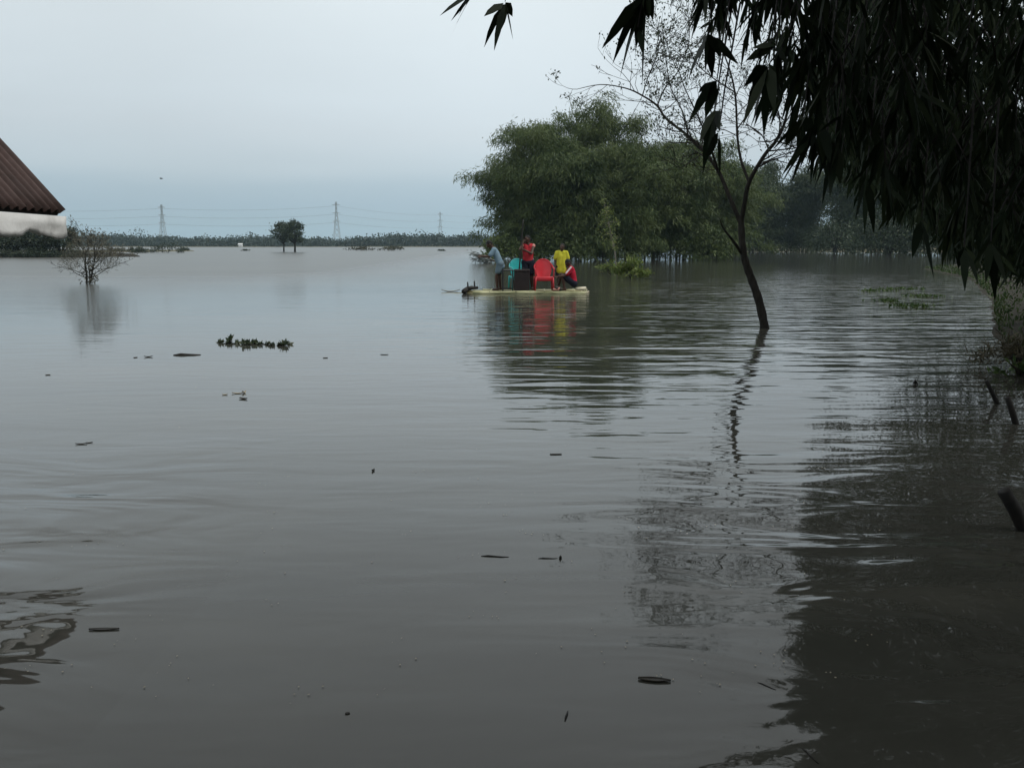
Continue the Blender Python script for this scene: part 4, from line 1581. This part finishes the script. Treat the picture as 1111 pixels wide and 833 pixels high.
tx0, tx1 = rx(545.0), rx(557.2)
ty0, ty1, tz = RY - .5, RY - .1, rz_(294.3)
root = empty('side_table', ((tx0 + tx1) / 2, RY + .1, DECK), 'low black metal table with open frame beside the bending person', 'table')
mb = MB(); mb.box(((tx0 + tx1) / 2, (ty0 + ty1) / 2, tz), (tx1 - tx0, ty1 - ty0, .03), None, .008); mb.build('tabletop', M['black_metal'], root)
for x in (tx0 + .02, tx1 - .02):
    for y in (ty0 + .02, ty1 - .02):
        mb = MB(); mb.box((x, y, (DECK + tz) / 2 - .01), (.04, .04, tz - DECK - .02), None, .006); mb.build('leg', M['black_metal'], root)
for y in (ty0 + .02, ty1 - .02):
    mb = MB(); mb.box(((tx0 + tx1) / 2, y, DECK + .06), (tx1 - tx0 - .09, .03, .03), None, .005); mb.build('stretcher', M['black_metal'], root)

bx0, bx1 = rx(557.6), rx(574.2)
bw, bh = bx1 - bx0, rz_(293.2) - DECK
root = empty('storage_box', ((bx0 + bx1) / 2, RY - .4, DECK), 'tall blackish brown box standing between the black table and red chair', 'box')
bc = (bx0 + bx1) / 2
mb = MB(); mb.box((bc, RY - .4, DECK + bh * .44 + .01), (bw, .36, bh * .88), None, .02); body = mb.build('body', M['dark_box'], root)
mb = MB(); mb.box((bc, RY - .4, DECK + bh * .945), (bw + .012, .372, bh * .11), None, .015); mb.build('lid', M['dark_box'], root)
mb = MB(); mb.tube(catmull([Vector((bc - .07, RY - .4, DECK + bh)), Vector((bc - .06, RY - .4, DECK + bh + .03)), Vector((bc + .06, RY - .4, DECK + bh + .03)), Vector((bc + .07, RY - .4, DECK + bh))], 4), .008, 6); mb.build('handle', M['black_metal'], root)
for s in (-1, 1):
    mb = MB(); mb.box((bc + s * bw * .28, RY - .59, DECK + bh * .88), (.03, .012, .05), None, .003); mb.build('latch', M['black_metal'], root)


# ------------------------------------------------------------------ people
def fuse(name, mb, vox, mat, parent, smooth_it=2):
    me = bpy.data.meshes.new(name + '_raw')
    me.from_pydata(mb.v, [], mb.f)
    me.update()
    o = bpy.data.objects.new(name + '_raw', me)
    COL.objects.link(o)
    r = o.modifiers.new('r', 'REMESH')
    r.mode = 'VOXEL'
    r.voxel_size = vox
    s = o.modifiers.new('s', 'SMOOTH')
    s.iterations = smooth_it
    s.factor = .5
    dg = bpy.context.evaluated_depsgraph_get()
    me2 = bpy.data.meshes.new_from_object(o.evaluated_get(dg))
    bpy.data.objects.remove(o)
    bpy.data.meshes.remove(me)
    me2.name = name
    me2.materials.clear()
    return link(name, me2, mat, parent, True)


def hand(mb, wrist, fwd, palm_n, curl, s=1.0, thumb_side=1):
    """palm, five tapered bent fingers; fwd along the hand, palm_n towards the gripped side"""
    f = Vector(fwd).normalized()
    pn = (Vector(palm_n) - f * Vector(palm_n).dot(f)).normalized()
    sd = f.cross(pn) * thumb_side
    w = Vector(wrist)
    for k in (-1, -.33, .33, 1):
        mb.capsule(w, w + f * .075 * s + sd * k * .026 * s, .018 * s, .013 * s, 8)
    for k, ln in ((-1, .056), (-.33, .070), (.33, .078), (1, .070)):
        p = w + f * .08 * s + sd * k * .028 * s
        d = f
        for j, (fr, rr_) in enumerate(((.45, .0105), (.32, .0095), (.25, .0085))):
            d = (d * math.cos(curl * (.7 + .3 * j)) + pn * math.sin(curl * (.7 + .3 * j))).normalized()
            q = p + d * ln * fr * s * 1.15
            mb.capsule(p, q, rr_ * s, rr_ * s * .9, 8)
            pn_ = pn
            p = q
    p = w + f * .02 * s + sd * .026 * s
    d = (f * .55 + sd * .7 + pn * .35).normalized()
    q = p + d * .045 * s
    mb.capsule(p, q, .014 * s, .0115 * s, 8)
    mb.capsule(q, q + (d * .6 + f * .3 + pn * curl * .6).normalized() * .032 * s, .011 * s, .009 * s, 8)


def person(label, base, J, face, clothes, hair='short', s=1.0, curls=(1.0, 1.0), palm=None):
    """J: joints in metres relative to base (world axes); one fused body, hair and clothes as children"""
    root = empty('person', base, label, 'person')
    B = Vector(base)
    j = {k: B + Vector(v) for k, v in J.items()}
    mb = MB()
    hd = j['head']
    fc = Vector(face).normalized()
    upv = (hd - j['neck']).normalized()
    sd = fc.cross(upv).normalized()
    fc = upv.cross(sd).normalized()
    rot = Matrix((sd, fc, upv)).transposed()
    hs = .108 * s
    mb.ball(hd, (hs * .70, hs * .86, hs * 1.0), 16, 12, rot)
    mb.ball(hd + fc * hs * .28 - upv * hs * .48, (hs * .54, hs * .56, hs * .62), 14, 10, rot)       # jaw
    mb.capsule(hd + fc * hs * .82 + upv * hs * .02, hd + fc * hs * 1.0 - upv * hs * .24, hs * .09, hs * .15, 8)   # nose
    mb.capsule(hd + fc * hs * .78 - upv * hs * .52 - sd * hs * .2, hd + fc * hs * .78 - upv * hs * .52 + sd * hs * .2, hs * .11, hs * .11, 8)   # lips
    mb.capsule(hd + fc * hs * .72 + upv * hs * .2 - sd * hs * .4, hd + fc * hs * .72 + upv * hs * .2 + sd * hs * .4, hs * .14, hs * .14, 8)      # brow
    for q in (-1, 1):
        mb.ball(hd + sd * q * hs * .72 - upv * hs * .06 - fc * hs * .05, (hs * .1, hs * .2, hs * .28), 10, 8, rot)  # ears
    mb.capsule(j['neck'] - upv * .02, hd - upv * hs * .5, .052 * s, .048 * s)
    sh = (j['shL'] + j['shR']) / 2
    hp = (j['hipL'] + j['hipR']) / 2
    sdv = (j['shR'] - j['shL']).normalized()
    chest = sh.lerp(hp, .28)
    waist = sh.lerp(hp, .66)
    for q in (-1, 1):
        mb.capsule(sh + sdv * q * .07 * s - (sh - hp) * .06, chest + sdv * q * .06 * s, .072 * s, .092 * s)
        mb.capsule(chest + sdv * q * .06 * s, waist + sdv * q * .045 * s, .09 * s, .08 * s)
        mb.capsule(waist + sdv * q * .045 * s, hp + sdv * q * .05 * s, .08 * s, .092 * s)
        mb.capsule(j['neck'], (j['shR'] if q > 0 else j['shL']), .052 * s, .05 * s)
    for q in 'LR':
        mb.capsule(j['sh' + q], j['el' + q], .050 * s, .038 * s)
        mb.capsule(j['el' + q], j['wr' + q], .038 * s, .026 * s)
        mb.capsule(j['hip' + q], j['kn' + q], .082 * s, .054 * s)
        mb.capsule(j['kn' + q], j['kn' + q].lerp(j['an' + q], .35), .052 * s, .054 * s)
        mb.capsule(j['kn' + q].lerp(j['an' + q], .35), j['an' + q], .054 * s, .034 * s)
        ft = Vector(J.get('toe' + q, (fc.x, fc.y, 0)))
        ft.z = 0
        ft = ft.normalized()
        an = j['an' + q]
        mb.capsule(an + Vector((0, 0, -.01)) - ft * .03 * s, Vector((an.x, an.y, B.z + .028)) + ft * .11 * s, .036 * s, .026 * s)
        mb.capsule(Vector((an.x, an.y, B.z + .032)) - ft * .03 * s, Vector((an.x, an.y, B.z + .024)) + ft * .13 * s, .032 * s, .022 * s)
        f = (j['wr' + q] - j['el' + q]).normalized()
        hand(mb, j['wr' + q] + f * .012, f, (palm or {}).get(q, (0, 0, -1)), curls[0 if q == 'L' else 1], s, 1 if q == 'L' else -1)
    body = fuse('body', mb, .0085, M['skin'], root)
    # hair cap
    mb = MB()
    mb.ball(hd + upv * hs * .16 - fc * hs * .12, (hs * .76, hs * .86, hs * .93), 18, 14, rot)
    if hair == 'bun':
        mb.ball(hd - fc * hs * .95 + upv * hs * .25, hs * .4, 12, 8)
    hm = MB()
    cut = [Vector(v) for v in mb.v]
    # keep the shell above the hairline
    hm.v = []
    for v in cut:
        r_ = v - hd
        fwd, up_ = r_.dot(fc), r_.dot(upv)
        lim = hs * (.42 if fwd > hs * .3 else (-.02 if fwd > -.2 * hs else -.42))
        if up_ < lim:
            v = hd + (v - hd) * .80 + upv * 0
        hm.v.append(tuple(v))
    hm.f = mb.f
    hm.build('hair', M['hair'], root, True)
    for q in (-1, 1):
        mb = MB()
        mb.ball(hd + fc * hs * .80 + sd * q * hs * .27 + upv * hs * .06, (hs * .09, hs * .05, hs * .045), 8, 6, rot)
        e = mb.build('eye', M['eye'], root, True)
    for nm, mat, caps in clothes(j, s, sh, hp, chest, waist, sdv):
        m_ = MB()
        for c in caps:
            m_.capsule(*c, 14)
        fuse(nm, m_, .010, mat, root, 3)
    return root


def lerp(a, b, t):
    return a.lerp(b, t)


def shirt(j, s, sh, hp, chest, waist, sdv, drop=.1, sleeve=.6, ex=.014, low=.0):
    c = []
    bot = hp - (sh - hp).normalized() * drop
    for q in (-1, 1):
        c.append((sh + sdv * q * .07 * s - (sh - hp) * .06, chest + sdv * q * .06 * s, .074 * s + ex, .094 * s + ex))
        c.append((chest + sdv * q * .06 * s, waist + sdv * q * .05 * s, .092 * s + ex, .088 * s + ex))
        c.append((waist + sdv * q * .05 * s, bot + sdv * q * .055 * s, .088 * s + ex, .09 * s + ex + low))
        c.append((waist, bot + sdv * q * .03 * s, .088 * s + ex, .09 * s + ex + low))
        S_ = 'R' if q > 0 else 'L'
        c.append((lerp(j['neck'], j['sh' + S_], .35) - Vector((0, 0, .012)), j['sh' + S_], .05 * s + ex * .6, .05 * s + ex))
        if sleeve > 0:
            c.append((j['sh' + S_], lerp(j['sh' + S_], j['el' + S_], sleeve), .050 * s + ex, .046 * s + ex * 1.3))
    return c


def shorts(j, s, hp, sdv, ln=.75, ex=.016):
    c = []
    for q in 'LR':
        c.append((j['hip' + q], lerp(j['hip' + q], j['kn' + q], ln), .088 * s + ex, .066 * s + ex * 1.3))
    c.append((j['hipL'], j['hipR'], .095 * s + ex, .095 * s + ex))
    return c


def cl_blue(j, s, sh, hp, chest, waist, sdv):
    return [('shirt', M['blue_cloth'], shirt(j, s, sh, hp, chest, waist, sdv, .06, .75, .02)),
            ('shorts', M['slate_cloth'], shorts(j, s, hp, sdv, .62, .022))]


def cl_red(j, s, sh, hp, chest, waist, sdv):
    return [('vest', M['red_cloth'], shirt(j, s, sh, hp, chest, waist, sdv, -.03, 0, .014)),
            ('shorts', M['navy_cloth'], shorts(j, s, hp, sdv, .85, .022)),
            ('shoulder_yoke', M['pink_cloth'], [(lerp(j['neck'], j['shL'], .3) - Vector((0, 0, .03)), j['shL'] - Vector((0, 0, .0)), .058 * s, .0655 * s), (lerp(j['neck'], j['shR'], .3) - Vector((0, 0, .03)), j['shR'], .058 * s, .0655 * s)])]


def cl_yellow(j, s, sh, hp, chest, waist, sdv):
    return [('dress', M['yellow_cloth'], shirt(j, s, sh, hp, chest, waist, sdv, .12, .7, .024, .03) + [(chest + sdv * q * .03, hp + Vector((0, 0, -.09)) + sdv * q * .055, .108, .128) for q in (-1, 0, 1)]),
            ('skirt', M['navy_cloth'], shorts(j, s, hp, sdv, .8, .03))]


def cl_crimson(j, s, sh, hp, chest, waist, sdv):
    f = Vector((-1, 0, .0))
    return [('shirt', M['crimson_cloth'], shirt(j, s, sh, hp, chest, waist, sdv, -.05, .7, .02)),
            ('shirt_stripe', M['white_cloth'], [(j['shL'] + Vector((-.012, -.030, .030)), lerp(j['shL'], j['elL'], .72) + Vector((-.018, -.032, .016)), .036 * s, .038 * s)]),
            ('shorts', M['navy_cloth'], shorts(j, s, hp, sdv, .8, .02))]


# bending person in blue: faces left, arms stretched forward
bA = (rx(540.8), RY - .1, DECK)
person('person in pale blue shirt bending forward at the left of the raft', bA,
       {'head': (-.255, -.02, 1.33), 'neck': (-.15, 0, 1.215), 'shL': (-.12, -.13, 1.17), 'shR': (-.12, .15, 1.17), 'elL': (-.25, -.17, .98), 'elR': (-.27, .19, .97), 'wrL': (-.47, -.13, .98), 'wrR': (-.49, .12, 1.0),
        'hipL': (.06, -.08, .76), 'hipR': (.06, .08, .76), 'knL': (-.05, -.10, .42), 'knR': (.03, .11, .42), 'anL': (-.03, -.11, .06), 'anR': (.06, .12, .06), 'toeL': (-1, -.1, 0), 'toeR': (-1, .1, 0)},
       (-.95, -.1, -.3), cl_blue, s=.97, curls=(1.0, 1.0), palm={'L': (0, .5, -.8), 'R': (0, -.5, -.8)})
# standing person in red with the pole
bB = (rx(572.8), RY + .12, DECK)
POLE_TOP, POLE_BOT = Vector((rx(567.5), RY - .02, rz_(241))), Vector((rx(561.6), RY - .17, DECK))


def polept(py):
    t = (rz_(py) - POLE_TOP.z) / (POLE_BOT.z - POLE_TOP.z)
    return POLE_TOP.lerp(POLE_BOT, t)


hB1 = polept(262.5) - Vector(bB)
hB2 = polept(273) - Vector(bB)
person('person in red sleeveless top and dark shorts standing and gripping the long pole', bB,
       {'head': (-.02, -.02, 1.47), 'neck': (-.01, 0, 1.335), 'shL': (-.155, -.02, 1.28), 'shR': (.15, .0, 1.28), 'elL': (-.24, -.22, 1.18), 'elR': (.10, -.20, 1.06),
        'wrL': tuple(hB1 + Vector((.05, .04, -.06))), 'wrR': tuple(hB2 + Vector((.10, .03, .0))),
        'hipL': (-.085, 0, .80), 'hipR': (.085, 0, .80), 'knL': (-.085, -.03, .44), 'knR': (.10, -.02, .44), 'anL': (-.05, .0, .06), 'anR': (.11, .02, .06), 'toeL': (-.3, -1, 0), 'toeR': (.2, -1, 0)},
       (-.55, -.85, 0), cl_red, s=1.0, curls=(1.25, 1.25), palm={'L': (-.3, -1, 0), 'R': (-.3, -1, .2)})
# child in yellow standing behind
bC = (rx(609.0), RY + .38, DECK)
person('child in bright yellow dress standing behind the crouching person', bC,
       {'head': (.03, -.02, 1.255), 'neck': (.02, 0, 1.13), 'shL': (-.12, 0, 1.08), 'shR': (.15, 0, 1.08), 'elL': (-.18, .0, .86), 'elR': (.21, .0, .86), 'wrL': (-.17, -.07, .66), 'wrR': (.2, -.08, .67),
        'hipL': (-.06, 0, .66), 'hipR': (.09, 0, .66), 'knL': (-.07, -.01, .37), 'knR': (.09, -.01, .37), 'anL': (-.07, .01, .055), 'anR': (.09, .01, .055), 'toeL': (-.2, -1, 0), 'toeR': (.2, -1, 0)},
       (-.25, -1, -.12), cl_yellow, hair='bun', s=.86, curls=(.35, .35))
# crouching person in crimson, facing left
bD = (rx(617.5), RY - .15, DECK)
person('person in crimson shirt with white shoulder stripe crouching at the right end', bD,
       {'head': (-.06, -.02, .80), 'neck': (.02, 0, .69), 'shL': (.03, -.14, .63), 'shR': (.05, .14, .63), 'elL': (-.14, -.19, .43), 'elR': (-.12, .17, .43), 'wrL': (-.34, -.14, .40), 'wrR': (-.33, .1, .42),
        'hipL': (.12, -.08, .20), 'hipR': (.12, .08, .20), 'knL': (-.22, -.12, .44), 'knR': (-.24, .12, .46), 'anL': (-.16, -.13, .06), 'anR': (-.34, .12, .06), 'toeL': (-1, -.1, 0), 'toeR': (-1, .1, 0)},
       (-.95, -.15, -.2), cl_crimson, s=.95, curls=(.6, .6), palm={'L': (-.2, .3, -.9), 'R': (-.2, -.3, -.9)})
mb = MB()
pp = [POLE_TOP.lerp(POLE_BOT, t) for t in np.linspace(0, 1, 14)]
rs = [.018 + .002 * (k % 2) + .006 * k / 13 for k in range(14)]
mb.tube(pp, rs, 8)
tag(mb.build('bamboo_pole', M['driftwood'], None, True), 'long dark pole held upright by the person in red', 'pole')
# bag-like bundle beside the crouching person
bxp = Vector((rx(604), RY - .45, DECK))
root = empty('bundle', bxp, 'small dark and pale bundle lying before the crouching person', 'bundle')
mb = MB()
for k in range(6):
    mb.ball(bxp + Vector((random.uniform(-.09, .09), random.uniform(-.06, .06), .045 + random.uniform(0, .05))), (random.uniform(.06, .1), random.uniform(.05, .08), random.uniform(.045, .065)))
fuse('sack', mb, .012, M['dark_leaf'], root)
mb = MB()
mb.ball(bxp + Vector((-.07, -.07, .05)), (.08, .05, .045)); mb.ball(bxp + Vector((.02, -.08, .06)), (.06, .04, .05))
fuse('cloth', mb, .012, M['pink_cloth'], root)

# ------------------------------------------------------------------ haze
HAZE = True
if HAZE:
    mb = MB()
    mb.box((0, 0, 30.5), (7000, 7000, 63), None)
    hz = mb.build('haze', None)
    hm = bpy.data.materials.new('haze_air')
    hm.use_nodes = True
    nt = hm.node_tree
    nt.nodes.remove(nt.nodes['Principled BSDF'])
    pv = nt.nodes.new('ShaderNodeVolumePrincipled')
    pv.inputs['Color'].default_value = (.62, .84, .97, 1)
    pv.inputs['Density'].default_value = .00021
    lk(nt, pv.outputs[0], nt.nodes['Material Output'].inputs['Volume'])
    hz.data.materials.append(hm)
    tag(hz, kind='stuff', label='thin pale blue haze over the flooded plain', cat='haze')
